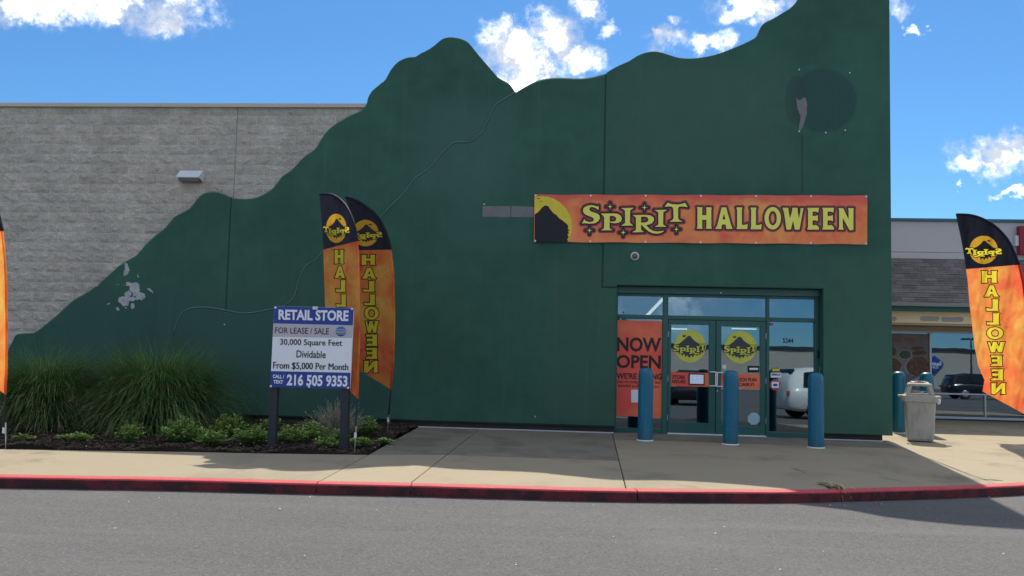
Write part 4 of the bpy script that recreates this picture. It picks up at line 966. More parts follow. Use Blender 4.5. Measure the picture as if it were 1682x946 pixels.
# ------------------------------------------------------------------ bollards
def bollard(px, py, label, group, Y=None, hgt=1.27, r=.131, first=[None]):
    p = G(px, py)
    if first[0] is None:
        t_ = thing('bollard', label, 'bollard', (p.x, p.y, 0), group)
        pf = [(r*1.0, .012), (r, .03), (r, hgt-.16), (r*.985, hgt-.11), (r*.93, hgt-.068), (r*.80, hgt-.032), (r*.6, hgt-.012), (r*.3, hgt-.002), (.005, hgt)]
        B().lathe(pf, (p.x, p.y, 0), 40).mk('sleeve', M['bollard'], t_, smooth=True)
        B().lathe([(r*1.14, .0), (r*1.14, .008), (r*1.02, .018)], (p.x, p.y, 0), 32).mk('base_ring', M['white'], t_)
        first[0] = t_; return t_
    t_ = first[0].copy(); COL.objects.link(t_); t_.location = (p.x, p.y, 0); t_['label'] = label; t_['group'] = group
    for ch in first[0].children: c = ch.copy(); COL.objects.link(c); c.parent = t_
    return t_
bollard(1059.5, 723.5, 'blue bollard in front of the left sidelight poster', 'blue bollards in front of the buildings')
bollard(1200, 729.8, 'blue bollard in front of the double doors', 'blue bollards in front of the buildings')
bollard(1340.3, 735.2, 'blue bollard in front of the right sidelight, beside the green wall', 'blue bollards in front of the buildings')
bollard(1477, 711, 'blue bollard between the green wall corner and the trash can', 'blue bollards in front of the buildings')
bollard(1523, 714.5, 'blue bollard half hidden behind the trash can', 'blue bollards in front of the buildings')

# ------------------------------------------------------------------ trash can
tp = G(1511, 724.5); tcn = thing('trash_can', 'grey square plastic trash can with open sided hood lid', 'trash can', (tp.x, tp.y, 0))
yaw = R(-17)
def rsq(h, r, n=5):
    out = []
    for k, (sx, sy) in enumerate(((1, 1), (-1, 1), (-1, -1), (1, -1))):
        for i in range(n): a = R(90*k+90*i/(n-1)); out.append((sx*(h-r)+r*math.cos(a), sy*(h-r)+r*math.sin(a)))
    return out
def place(p): return Vector((tp.x+p[0]*math.cos(yaw)-p[1]*math.sin(yaw), tp.y+p[0]*math.sin(yaw)+p[1]*math.cos(yaw), p[2]))
def loft(levels, m, name, closed=True):
    v = []; f = []; n = 20
    for h, z, r in levels: v += [place((x, y, z)) for x, y in rsq(h, r)]
    for i in range(len(levels)-1):
        for k in range(n): f.append((i*n+k, i*n+(k+1) % n, (i+1)*n+(k+1) % n, (i+1)*n+k))
    if closed: f += [tuple(reversed(range(n))), tuple((len(levels)-1)*n+k for k in range(n))]
    return mk(name, v, f, m, tcn)
loft([(.205, .02, .05), (.225, .06, .05), (.262, .74, .05), (.268, .77, .05)], M['can'], 'body')
loft([(.18, .0, .04), (.19, .022, .04)], M['dark'], 'foot')
loft([(.272, .735, .03), (.288, .75, .03), (.288, .845, .03), (.272, .862, .03), (.255, .862, .03)], M['can'], 'rim')
def lbox(x0, x1, y0, y1, z0, z1, tx=0, ty=0):
    q = B().bbox(x0, x1, y0, y1, z0, z1, .008); return q
hood = B()
def strut(x0, y0, x1, y1, z0, z1, w0=.034):
    for (dx, dy) in ((0, 0),):
        a = [(x0-w0, y0-w0, z0), (x0+w0, y0-w0, z0), (x0+w0, y0+w0, z0), (x0-w0, y0+w0, z0), (x1-w0, y1-w0, z1), (x1+w0, y1-w0, z1), (x1+w0, y1+w0, z1), (x1-w0, y1+w0, z1)]
        hood.add([place(p) for p in a], [(0, 3, 2, 1), (4, 5, 6, 7), (0, 1, 5, 4), (1, 2, 6, 5), (2, 3, 7, 6), (3, 0, 4, 7)])
for sx in (-1, 1):
    for sy in (-1, 1): strut(sx*.215, sy*.215, sx*.165, sy*.165, .862, 1.045)
hood.mk('hood_post', M['can'], tcn)
loft([(.20, 1.03, .03), (.208, 1.045, .03), (.20, 1.075, .03), (.17, 1.088, .03)], M['can'], 'hood_top')
loft([(.250, .86, .03), (.235, .885, .03)], M['can'], 'hood_sill')
hb = B()
for s in (-1, 1):
    a = [(s*.285, -.09, .80), (s*.35, -.09, .80), (s*.35, .09, .80), (s*.285, .09, .80), (s*.285, -.09, .86), (s*.35, -.09, .86), (s*.35, .09, .86), (s*.285, .09, .86)]
    fr = [((-.28 if s < 0 else .28), -.11), ((-.345 if s < 0 else .345), -.11), ((-.345 if s < 0 else .345), .11), ((-.28 if s < 0 else .28), .11)]
    for i in range(3): hb.tube([place((fr[i][0], fr[i][1], .835)), place((fr[i+1][0], fr[i+1][1], .835))], .022, 8)
hb.mk('grip', M['can'], tcn)
def scrap(label, c, s, m, seed, name='paper_litter', hgt=.03):
    r = random.Random(seed); v = []; f = []; n = 7
    for j in range(n):
        for i in range(n): v.append(Vector(c)+Vector(((i/(n-1)-.5)*s[0]*(1+.2*math.sin(j)), (j/(n-1)-.5)*s[1]*(1+.2*math.sin(i*1.3)), r.uniform(0, hgt))))
    for j in range(n-1):
        for i in range(n-1): a = j*n+i; f.append((a, a+1, a+n+1, a+n))
    o = mk(name, v, f, m, None, loc=c); tag(o, label, 'litter'); return o
tc_ = place((-.02, -.02, 1.092)); scrap('crumpled white paper lying on top of the trash can lid', tc_, (.28, .18), M['paper'], 3)
tc_ = place((.0, -.05, 1.115)); scrap('pink printed scrap on the white paper on the trash can', tc_, (.16, .09), M['pink'], 5, hgt=.02)
tc_ = place((-.02, -.08, .888)); scrap('white takeaway rubbish inside the trash can hood', tc_, (.25, .16), M['paper'], 6, hgt=.07)
r_ = random.Random(4); v = []; c0 = place((.315, -.12, .76))
bmx = bmesh.new(); bmesh.ops.create_icosphere(bmx, subdivisions=2, radius=.05)
for q in bmx.verts: q.co = Vector((q.co.x*.6, q.co.y*.9, q.co.z*1.15))*r_.uniform(.8, 1.2)
bmx.verts.index_update(); o = mk('plastic_bag', [q.co+c0 for q in bmx.verts], [[q.index for q in f_.verts] for f_ in bmx.faces], M['ink_white'], None, loc=c0); bmx.free()
tag(o, 'scrap of white plastic bag hanging from the trash can rim', 'bag')

# ------------------------------------------------------------------ lease sign
SQ = [(450.3,502.7),(581.0,506.0),(575.0,638.8),(443.9,635.8)]
YS = -3.95
sg0 = G(503, 737); sgn = thing('lease_sign', 'blue and white retail store lease sign on two dark posts', 'sign', (sg0.x, YS, 0))
px_panel('board', SQ, YS, .03, M['ink_white'], sgn)
def sz(x, y): return (430+x/5.912, 490+y/5.912)
def band(name, pts, m, l=.002): px_panel(name, [sz(*p) for p in pts], YS-l, l-.0004, m, sgn)
band('blue_band', [(120,76),(893,96),(884,262),(113,243)], M['ink_blue']); band('grey_band', [(113,243),(884,262),(877,385),(106,372)], M['ink_grey']); band('blue_band', [(86,706),(861,722),(857,880),(82,862)], M['ink_blue'])
for body, q_, m, off in (('RETAIL STORE', [(163,107),(845,118),(840,222),(163,208)], 'ink_white', .035), ('FOR LEASE / SALE', [(130,280),(653,290),(651,352),(128,338)], 'ink_brown', .008), ('30,000 Square Feet', [(178,392),(780,403),(780,480),(176,468)], 'ink_black', .012),
                         ('Dividable', [(338,505),(622,512),(620,582),(335,575)], 'ink_black', .012), ('From $5,000 Per Month', [(110,615),(838,635),(836,708),(108,692)], 'ink_black', .0), ('From $5,000 Per Month', [(113.5,615),(841.5,635),(839.5,708),(111.5,692)], 'ink_black', -.0001), ('CALL /', [(108,738),(218,745),(216,780),(107,773)], 'ink_white', .03),
                         ('TEXT', [(113,792),(207,795),(206,830),(113,826)], 'ink_white', .03), ('216 505 9353', [(245,735),(835,750),(830,862),(240,848)], 'ink_white', .035)):
    put_text(body, [sz(*p) for p in q_], YS-.005+(.0006 if off < 0 else 0), M[m], sgn, max(off, 0))
M['logo_blue'] = mat('logo blue', (.05, .18, .45), .5)
def smap(x, y, l): return W(x, y, YS-l)
lg = [[[sz(*p) for p in ell(768, 320, 52, 47, 36)]]]
print_layers(lg, .35, [('logo_disc', 0, M['logo_blue'], .004)], smap, sgn)
print_layers([[[sz(*p) for p in [(718,340)]+[(768+52*math.cos(a), 322+47*math.sin(a)) for a in [R(25+k*13) for k in range(11)]]]]], .35, [('logo_shade', 0, M['ink_navy'], .006)], smap, sgn)
for yy, x0, x1 in ((300, 722, 814), (316, 690, 846), (330, 678, 858), (344, 730, 806)): band('logo_line', [(x0, yy), (x1, yy+2), (x1, yy+7), (x0, yy+5)], M['ink_grey'], .008)
for x, y in ((135,90),(878,102),(90,852),(840,868),(460,858),(505,97)):
    p = W(*sz(x, y), YS); B().tube([p+Vector((0, .01, 0)), p-Vector((0, .012, 0))], .017, 10).mk('bolt', M['white'], sgn)
p = W(*sz(525, 97), YS); B().bbox(p.x-.04, p.x+.03, YS-.04, YS+.04, p.z-.02, p.z+.025, .006).mk('clip', M['lamp_grey'], sgn)
for (a, b, c_, d_) in (((449.5,506),(461.5,506),(451.2,737),(438.8,737)), ((565.5,510),(578,510),(569.2,741.5),(556.6,741.5))):
    f4 = [W(x, y, YS+.033) for x, y in (a, b, c_, d_)]; b4 = [q+Vector((.0, .10, 0)) for q in f4]
    for q in (f4[2], f4[3], b4[2], b4[3]): q.z = -.02
    mk('post', f4+b4, [(0, 3, 2, 1), (4, 5, 6, 7), (0, 1, 5, 4), (1, 2, 6, 5), (2, 3, 7, 6), (3, 0, 4, 7)], M['post'], sgn)

# ------------------------------------------------------------------ feather flags
def feather(label, rows, split, Yf, pole, spike, letters, emb, mirror=True, amp=.02):
    """rows: traced cloth edges top to bottom (left x,y, right x,y); Yf(x,y): depth of the cloth; pole: traced lower pole; spike: ground stake"""
    g = G(*spike[-1]); bx = W(*spike[-1], Yf(*spike[-1]))
    t_ = thing('feather_flag', label, 'flag', (bx.x, bx.y, 0), 'feather flags')
    rw = np.array(rows, float); ts = np.concatenate([[0], np.cumsum(np.hypot(np.diff(rw[:, 2]), np.diff(rw[:, 3])))])
    def cloth_y(x, y): return Yf(x, y)+amp*math.sin(x*.16+y*.018)+amp*.5*math.sin(x*.31-y*.045)+amp*.26*math.sin(x*.62+y*.11)+amp*.10*math.sin(x*.42+y*.2)+amp*.08*math.sin(x*.9-y*.10+2)
    top = np.array(smooth_rows(rows[:split+1])); bot = np.array(rows[split:], float); pad_ = bot.copy(); tt = np.linspace(0, 1, 40)
    def outline(r): return clean([(p[0], p[1]) for p in r]+[(p[2], p[3]) for p in r[::-1]])
    mp = lambda x, y, l: W(x, y, cloth_y(x, y)-l)
    def partition(poly, layers, cname, cm):
        """the printed cloth: every print is its own piece of the one surface; first layers win"""
        xs, ys, P = grid_for([[poly]], .6, 0); D0 = sdf([[poly]], P); used = np.full(len(P), 1e9)
        for nm, gl, gr, m in layers+[(cname, None, 0, cm)]:
            d = D0 if gl is None else np.maximum(D0, sdf(gl, P)-gr)
            Fv = np.maximum(d, -used); v, f = region(Fv.reshape(len(ys), len(xs)), xs, ys, 5)
            if f: mk(nm, [mp(x, y, 0) for x, y in v], [q[::-1] for q in f], m, t_, smooth=True)
            if gl is not None: used = np.minimum(used, sdf(gl, P)-gr)
    gl = [fit_glyph(*L, mirror=mirror) for L in letters]
    partition(outline(bot), [('lettering', gl, 0, M['flag_ink']), ('letter_outline', gl, 1.45, M['flag_outline'])], 'flag_body', M['flag_orange'])
    eg = emblem_shapes(*emb, mirror, 1.30)
    partition(outline(top), [('lettering', eg[0], emb[2]*.02, M['flag_ink']), ('letter_outline', eg[0], emb[2]*.07, M['flag_outline']), ('hill_print', eg[1], 0, M['ink_black']), ('moon_print', eg[2], 0, M['flag_moon'])], 'flag_top', M['flag_black'])
    edge = [(a[2], a[3]) for a in top]; eb = [(a[2], a[3]) for a in bot]
    def P3(x, y, l=0): return W(x, y, cloth_y(x, y)-l)
    B().tube([P3(*p) for p in edge], [.012+.012*min(1, i/6) for i in range(len(edge))], 8).mk('pole_sleeve', M['flag_black'], t_, smooth=True)
    B().tube([P3(*p) for p in eb], .026 if g.x > 4 else .016, 8).mk('pole_sleeve', M['flag_red'] if g.x > 4 else M['flag_orange'], t_, smooth=True)
    pp = [P3(*eb[-1])]+[W(x, y, Yf(x, y)) for x, y in pole]
    B().tube(pp, .014, 8).mk('pole', M['pole_black'], t_)
    sp = [W(x, y, Yf(x, y)) for x, y in spike]; sp[-1].z = min(sp[-1].z, .0)
    B().tube(sp, [.011]*(len(sp)-1)+[.006], 8).mk('ground_stake', M['steel'], t_)
    mid = pp[-1]; B().tube([mid+Vector((0, 0, .05)), mid-Vector((0, 0, .03))], .02, 8).mk('clamp', M['white'], t_)
    return t_
def smooth_rows(rows):
    a = smooth_line([r[:2] for r in rows], 4); b = smooth_line([r[2:] for r in rows], 4); return [(p[0], p[1], q[0], q[1]) for p, q in zip(a, b)]
# flag nearest the sign, leaning back towards the wall, partly hidden by the lease sign
y1 = lambda x, y: -4.1+1.0*max(0, (700-y)/380)+.006*(588-x)
feather('feather flag right behind the lease sign, its lower half hidden', [(524.5,320.5,525,318.8),(525.6,331,545.7,320),(526.8,347,566,335.5),(528.5,366,578,359),(529.8,386,583.4,377),(531,410,586.8,396),(532,440,588.8,430),(534,503,589.6,495),(536,560,589.7,555),(538,605,587.3,655)], 5, y1,
        [(586,668),(584.5,695),(583.6,716)], [(585.2,700),(582,745)],
        [('H',549.2,410,564.9,433),('A',549.6,437.4,567.4,456.5),('L',551.4,460,568.2,479.2),('L',552.3,483.6,569.2,503.8),('O',552,507,573,527),('W',552,530,574,549),('E',553,553,573,570),('E',553,574,573,592),('N',552,596,574,614)], (552.3,375,16.8,24), amp=.03)
y2 = lambda x, y: -1.55-.45*max(0, (700-y)/380)+.003*(645-x)
feather('feather flag nearest the green wall, just right of the lease sign', [(566.6,324.2,567.2,323.6),(571,334,581,326.8),(573.5,345,596,335.4),(576,360,612,347),(578.6,376,624,361.5),(580.4,392,633,379),(581.6,402,638.6,395),(582.2,411,641.7,410),(583,450,646,447),(584.4,520,647.8,520),(586.4,590,646.4,590),(588.5,607,642,639.5)], 7, y2,
        [(640.8,655),(638.8,676),(637.6,690)], [(638.8,681),(636,712)],
        [('H',593.2,418.3,617.2,434.9),('A',594.6,439.8,618.5,457.6),('L',596,461.7,616.2,478.9),('L',598,483.6,617,501.2),('O',598.8,503.6,622,525.2),('W',600,527.3,622,546.3),('E',601,549.5,620.5,568),('E',600.8,571.4,620.4,589.3),('N',597.4,592.8,621.2,612.3)], (600.3,382.8,21.6,21.8), amp=.022)
y3 = lambda x, y: .75+.004*(1690-x)
feather('feather flag beside the shop windows, standing in full sun', [(1569.8,351.8,1570.6,351.4),(1571.6,360,1583,351.8),(1573,366,1598,354),(1574.6,374,1612,358.5),(1576.6,383,1627,366),(1578.8,394,1641.6,377.8),(1580.9,405,1655,393.3),(1583.6,421,1664,409.8),(1586.7,442,1674,434.8),(1589.6,463,1680.5,463),(1592,495,1685,495),(1595.8,526,1687.5,526),(1600.8,569,1690,570),(1607,601.7,1690.5,612),(1617,624,1690.5,640),(1613.8,643,1690,684)], 8, y3,
        [(1690,700),(1689,715)], [(1689,705),(1687.5,742)],
        [('H',1612,444.6,1638.7,464.3),('A',1616.4,468.6,1641.2,487.2),('L',1619.8,491.5,1640.7,510.5),('L',1620.4,514.5,1642.2,533.2),('O',1620.9,537.4,1647.8,556.8),('W',1622.2,561.5,1651.4,578.6),('E',1627.3,583.8,1647.2,601.2),('E',1628,606.6,1648.7,624.8),('N',1628,629.4,1652.3,647.6)], (1615.6,410.3,23.4,23.2), amp=.026)
y4 = lambda x, y: -4.9+.004*(10-x)
feather('feather flag cut off by the left edge of the picture', [(-62,300,-61,299),(-60,314,-35,303),(-57,333,-13,330),(-54.5,352,-2.5,353),(-52,386,3.4,379),(-50,430,8,425),(-49,473,10.2,473),(-48,540,11.2,540),(-46,600,10.4,607),(-44,612,9,648)], 4, y4,
        [(8,668),(6.6,690),(6.2,708)], [(9.4,694),(9.4,738)],
        [('H',-31,392,-9,409),('A',-31,414,-9,431),('L',-30,436,-9,453),('L',-29,458,-8,475),('O',-30,480,-7,500),('W',-30,505,-7,523),('E',-28,527,-8,545),('E',-28,549,-8,567),('N',-30,571,-7,589)], (-25,360,19,19), amp=.02)

# ------------------------------------------------------------------ plants in the bed
def blades(v, f, c, n, rad, lens, spread, width, r, seg=5):
    for _ in range(n):
        a = r.uniform(0, 2*math.pi); rr = rad*math.sqrt(r.random()); root = Vector((c.x+rr*math.cos(a), c.y+rr*math.sin(a)*.8, .02))
        da = a+r.gauss(0, .5); L = r.uniform(*lens); th = R(90)-abs(r.gauss(0, spread))-.06; droop = r.uniform(.6, 1.9)
        p = root.copy(); h = Vector((math.cos(da), math.sin(da), 0)); side = Vector((-math.sin(da), math.cos(da), 0)); el = th; pts = [p.copy()]
        for k in range(seg):
            st = L/seg; p = p+st*(h*math.cos(el)+Vector((0, 0, math.sin(el)))); el -= droop*(k+1)/seg*.55; pts.append(p.copy())
        b = len(v)
        for k, q in enumerate(pts):
            wv = width*(1-(k/seg)**1.6)*.5+.0006; q.z = max(q.z, .02); v += [q-side*wv, q+side*wv]
        for k in range(seg): f.append((b+2*k, b+2*k+1, b+2*k+3, b+2*k+2))
def grass_clump(label, px, py, n, lens, rad, seed, spread=.42):
    c = G(px, py); t_ = thing('ornamental_grass', label, 'grass clump', (c.x, c.y, 0), 'tall ornamental grass clumps'); r = random.Random(seed)
    v, f = [], []; blades(v, f, c, n, rad, lens, spread, .0135, r); mk('blades', v, f, M['grass'], t_, kind='stuff')
    v, f = [], []; blades(v, f, c, n//5, rad, (lens[0]*.8, lens[1]*.85), .8, .011, r); mk('dry_blades', v, f, M['grassdry'], t_, kind='stuff')
grass_clump('narrower tall grass clump by the far left end of the bed', 72, 704, 4300, (1.05, 1.8), .40, 11, .46)
grass_clump('wider tall grass clump in the middle of the bed', 256, 706, 6200, (1.1, 1.95), .52, 12, .54)
def weed(label, px, py, h, w_, n, seed):
    c = G(px, py); t_ = thing('weed', label, 'weed', (c.x, c.y, .02), 'low green weeds in the mulch bed'); r = random.Random(seed); st = B(); v = []; f = []; h *= 1.0; w_ *= .92
    for _ in range(n):
        a = r.uniform(0, 6.283); d = w_*math.sqrt(r.random()); top = c+Vector((d*math.cos(a), d*math.sin(a)*.7, h*(1-.55*(d/w_)**2)*r.uniform(.55, 1.08)))
        b0 = c+Vector((d*.35*math.cos(a), d*.35*math.sin(a)*.7, .0)); mid = (b0+top)/2+Vector((0, 0, .04)); st.tube([b0, mid, top], .0035, 3, False)
        for k in range(11):
            s = .3+.7*k/10; q = b0+(top-b0)*s+Vector((0, 0, .04*math.sin(s*3.14))); la = r.uniform(0, 6.283); L = r.uniform(.04, .10)*(1.2-s*.5); dv = Vector((math.cos(la), math.sin(la), r.uniform(-.15, .5))).normalized(); sd_ = dv.cross(Vector((0, 0, 1))).normalized()*L*.22
            n0 = len(v); v += [q, q+dv*L*.5+sd_, q+dv*L, q+dv*L*.5-sd_]; f.append((n0, n0+1, n0+2, n0+3))
    st.mk('stem', M['grass'], t_); mk('leaves', v, f, M['weed'], t_, kind='stuff'); return t_
for i, (lab, px, py, h, w_, n) in enumerate((('small flat weed in the mulch at the far left', 38, 727, .12, .2, 34), ('tiny weed left of the narrower grass clump base', 103, 727, .10, .12, 16), ('low straggling weed between the two grass clumps', 128, 727, .16, .26, 50), ('tall thin weed in front of the wider grass clump', 213, 729, .36, .26, 62),
        ('largest weed, bushy, right of the wider grass clump', 298, 731, .46, .42, 150), ('feathery bushy weed left of the lease sign, by the wall', 378, 718, .42, .36, 95), ('dense low weed in front of the feathery one', 345, 734, .30, .34, 90), ('weed touching the left post of the lease sign', 415, 732, .34, .36, 95),
        ('weed under the lease sign, nearest its left post', 474, 731, .34, .34, 95), ('wide weed under the lease sign, in the middle', 507, 727, .34, .40, 110), ('low weed at the bed edge before the right sign post', 535, 738, .20, .24, 46), ('green weed between the right sign post and the flag stakes', 600, 716, .36, .30, 90),
        ('sparse weed at the foot of the flag nearest the lease sign', 592, 735, .16, .24, 34), ('tiny weed at the pavement corner of the bed', 632, 730, .09, .16, 20), ('small weed at the base of the right sign post', 556, 728, .24, .2, 40), ('wispy weed by the wall left of the sign', 445, 711, .32, .26, 46))):
    weed(lab, px, py, h, w_, n, 100+i)
c = G(553, 722); shb = thing('dry_shrub', 'half dead shrub of pale bare twigs behind the lease sign', 'shrub', (c.x, c.y, .02)); r = random.Random(5); tw = B(); lv, lf = [], []
for _ in range(190):
    a = r.uniform(0, 6.283); el = r.uniform(.35, 1.45); L = r.uniform(.35, .68); d = Vector((math.cos(a)*math.cos(el), math.sin(a)*math.cos(el)*.8, math.sin(el)))
    p0 = c+Vector((r.uniform(-.08, .08), r.uniform(-.08, .08), .02)); p1 = p0+d*L*.55+Vector((0, 0, .03)); p2 = p0+d*L; tw.tube([p0, p1, p2], [.006, .0045, .0025], 4, False)
    for k in range(2): q = p1+d*L*.1*k; e = Vector((r.uniform(-1, 1), r.uniform(-1, 1), r.uniform(.2, 1))).normalized(); tw.tube([q, q+e*r.uniform(.08, .2)], [.0035, .002], 3, False)
    if r.random() < .4:
        for k in range(5): q = p1+(p2-p1)*r.random(); e = Vector((r.uniform(-1, 1), r.uniform(-1, 1), r.uniform(-.2, .8))).normalized()*.035; s_ = e.cross(Vector((0, 0, 1)))*.3; n0 = len(lv); lv += [q, q+e*.5+s_, q+e, q+e*.5-s_]; lf.append((n0, n0+1, n0+2, n0+3))
tw.mk('twigs', M['twig'], shb, kind='stuff'); mk('leaves', lv, lf, M['weed'], shb, kind='stuff')
# tuft of dead grass in the kerb joint, crack and pothole beside it
tp2 = G(1366, 797); tf = thing('grass_tuft', 'flattened dead grass tuft lying over the kerb joint', 'grass tuft', (tp2.x, tp2.y, 0)); v = []; f = []; r = random.Random(8)
ya, yb_ = G(1345, 794), G(1378, 819, ZA)
for _ in range(260):
    s = r.random(); root = ya.lerp(Vector((tp2.x+.02, tp2.y-.16, .0)), s)+Vector((r.gauss(0, .03), r.gauss(0, .03), .004)); d = (Vector((.28, -1, 0)) if s > .3 else Vector((.5, -.6, 0))).normalized()+Vector((r.gauss(0, .35), r.gauss(0, .3), 0)); L = r.uniform(.08, .2)
    p1 = root+d*L*.5+Vector((0, 0, r.uniform(.01, .04))); p2 = root+d*L; 
    k = int(np.argmin([abs(q.x-p2.x) for q in kl])); p2.z = .012 if p2.y > kl[k].y+.01 else max(ZA+.01, .01-(kl[k].y-p2.y)*2.2); sd_ = Vector((.005, .002, 0)); n0 = len(v)
    v += [root-sd_, root+sd_, p1+sd_, p1-sd_, p2]; f += [(n0, n0+1, n0+2, n0+3), (n0+3, n0+2, n0+4)]
mk('dead_blades', v, f, M['grassdry'], tf, kind='stuff')
def crack(pts, wd, z=.0022):
    P_ = [G(x, y) for x, y in pts]; v = []; f = []
    for i, p in enumerate(P_):
        d = (P_[min(i+1, len(P_)-1)]-P_[max(i-1, 0)]).normalized(); n = Vector((-d.y, d.x, 0)); k = wd*(1 if 0 < i < len(P_)-1 else .15)*rnd.uniform(.6, 1.3); v += [(p.x-n.x*k, p.y-n.y*k, z), (p.x+n.x*k, p.y+n.y*k, z)]
    for i in range(len(P_)-1): f.append((2*i, 2*i+1, 2*i+3, 2*i+2))
    mk('crack', v, [q[::-1] for q in f], M['jointdirt'], pave)
crack([(1299,769),(1307,771),(1314,773),(1322,773),(1328,772.6)], .014); crack([(1314,773),(1320,776),(1326,780)], .006)
crack([(1344,792),(1350,796),(1357,797.5),(1362,802),(1371,804.5)], .03); crack([(1518,751),(1545,761),(1570,771),(1590,779),(1609,786)], .007); crack([(1608,786),(1620,788),(1634,788.6),(1648,789.6)], .035)
crack([(1440,783),(1456,786),(1475,789),(1492,794)], .010); crack([(1071,721),(1110,722.4),(1190,726),(1260,729),(1322,731.6)], .006)

# ------------------------------------------------------------------ the shop on the right
YS2 = 6.35
shop = thing('shop_building', 'single storey shop with shingled eave and dark windows', 'building', (12, YS2, 0))
xl2, xr2 = 5.9, 30.0
def sX(px, Y): return W(px, 640, Y).x
def sZ(py, Y, px=1530): return W(px, py, Y).z
YPAR = YS2-.15; YEAVE = YS2-1.35
zp1, zp0 = sZ(358.5, YPAR-.05), sZ(363.4, YPAR-.05)
zm1 = sZ(424.6, YPAR); ze1 = sZ(497, YEAVE); ze0 = sZ(503.5, YEAVE-.08)
B().box(xl2, xr2, YPAR, YPAR+.4, zm1-.5, zp0).mk('parapet', M['stucco2'], shop)
B().bbox(xl2, xr2, YPAR-.06, YPAR+.5, zp0+.002, zp1, .01).mk('parapet_cap', M['cap_blue'], shop)
B().box(xl2, xr2, YPAR-.006, YPAR-.001, sZ(414.2, YPAR)-.008, sZ(414.2, YPAR)+.004).mk('control_joint', M['gutter'], shop)
ncs = 19; v = []; f = []; sh_ = B()
for k in range(ncs):
    s0, s1_ = k/ncs, (k+1)/ncs
    ya, za = YEAVE+(YPAR-YEAVE)*s0, ze1+(zm1-ze1)*s0; yb, zb = YEAVE+(YPAR-YEAVE)*s1_, ze1+(zm1-ze1)*s1_
    x = xl2; r = random.Random(k); v = []
    jl = []
    while x < xr2:
        x2 = min(xr2, x+r.uniform(.22, .42)); up = r.uniform(.010, .024); sh_.add([(x, ya-.012, za+up-.028), (x2-.004, ya-.012, za+up-.028), (x2-.004, ya-.012, za+up), (x, ya-.012, za+up), (x2-.004, yb+.01, zb+.002), (x, yb+.01, zb+.002)], [(0, 1, 2, 3), (3, 2, 4, 5)]); x = x2
sh_.add([(xl2, YEAVE, ze1-.02), (xr2, YEAVE, ze1-.02), (xr2, YPAR, zm1-.02), (xl2, YPAR, zm1-.02)], [(0, 1, 2, 3)])
sh_.mk('shingles', M['shingle'], shop, kind='stuff')
B().bbox(xl2, xr2, YEAVE-.11, YEAVE+.02, ze0, ze1-.01, .015).mk('gutter', M['gutter'], shop)
zf0 = sZ(512, YEAVE); B().box(xl2, xr2, YEAVE-.01, YEAVE+.06, zf0, ze0-.004).mk('fascia_board', M['fascia'], shop)
YB2 = YEAVE+.30; zc1, zc0 = sZ(512, YB2)+.12, sZ(531, YB2); zsof = zf0+.02
B().box(xl2, xr2, YEAVE+.065, YPAR+.1, zsof, zsof+.03).mk('soffit_board', M['soffit'], shop)
B().box(xl2, xr2, YB2, YB2+.25, zc0, zsof-.003).mk('sign_band', M['cream'], shop)
B().box(xl2, xr2, YB2+.03, YS2+.02, zc0-.05, zc0-.004).mk('sign_band_soffit', M['soffit'], shop)
for a, b, y0, y1 in ((1450, 1473, 520, 528), (1511, 1543, 519.6, 527.6), (1545.5, 1583, 520.6, 529)):
    pts = [(a+2, y0), (b-2, y0+.3), (b, (y0+y1)/2), (b-3, y1), (a+2.5, y1-.3), (a, (y0+y1)/2)]
    B().prism(WX(rough_poly(pts, .3, 4, int(a)), YB2), YB2-.004, YB2+.002).mk('sign_scar', M['scar'], shop)
zw1, zw0 = sZ(543.5, YS2), sZ(683, YS2); zsl = sZ(693, YS2)
B().box(xl2, xr2, YS2-.02, YS2+.16, zw1, zc0-.055).mk('window_head', M['soffit'], shop)
B().box(xl2, xr2, YS2-.02, YS2+.2, -.05, max(.03, zsl)).mk('base_wall', M['plinth'], shop)
B().bbox(xl2, xr2, YS2-.06, YS2+.1, max(.035, zsl+.003), zw0, .006).mk('window_sill', M['alu'], shop)
B().bbox(xl2, xr2, YS2-.015, YS2+.07, zw1-.05, zw1-.003, .006).mk('head_frame', M['alu'], shop)
mxs = [xl2+.02, sX(1528.8, YS2), sX(1528.8, YS2)+2.6, sX(1528.8, YS2)+5.2, sX(1528.8, YS2)+7.8, sX(1528.8, YS2)+10.4]
for x in mxs[1:-1]: B().bbox(x-.025, x+.025, YS2-.02, YS2+.07, zw0+.003, zw1-.053, .004).mk('mullion', M['alu'], shop)
zr = sZ(647.3, YS2, 1580)
for a, b in zip(mxs[:-1], mxs[1:]):
    if a > 6.2:
        B().bbox(a+.027, b-.027, YS2-.012, YS2+.06, zr-.02, zr+.02, .004).mk('rail', M['alu'], shop)
        xm_ = sX(1618, YS2) if a < mxs[1]+.1 else (a+b)/2
        B().bbox(xm_-.02, xm_+.02, YS2-.012, YS2+.06, zw0+.003, zr-.022, .004).mk('mullion', M['alu'], shop)
        pane(a+.02, b-.02, zr, zw1-.05, YS2+.02, shop, .75); pane(a+.02, b-.02, zw0, zr, YS2+.02, shop, .75)
    else: pane(a-.02, b-.02, zw0, zw1-.05, YS2+.02, shop, .75)
B().box(xl2, 20, YS2+.3, YS2+6, -.03, .0).box(xl2, 20, YS2+6, YS2+6.1, 0, 4).box(20, 20.1, YS2+.2, YS2+6, 0, 4).box(5.75, 5.88, YS2+.2, YS2+6, 0, 4).box(xl2, 20, YS2+.17, YS2+6.1, zw1+.06, zw1+.12).mk('shop_room', M['interior'], shop)
B().box(20.05, xr2, YS2+.1, YS2+.2, 0, 4).mk('infill_wall', M['stucco2'], shop)
B().box(xl2, xr2, YPAR+.41, 24, zm1, zm1+.1).mk('flat_roof', M['roofing'], shop)
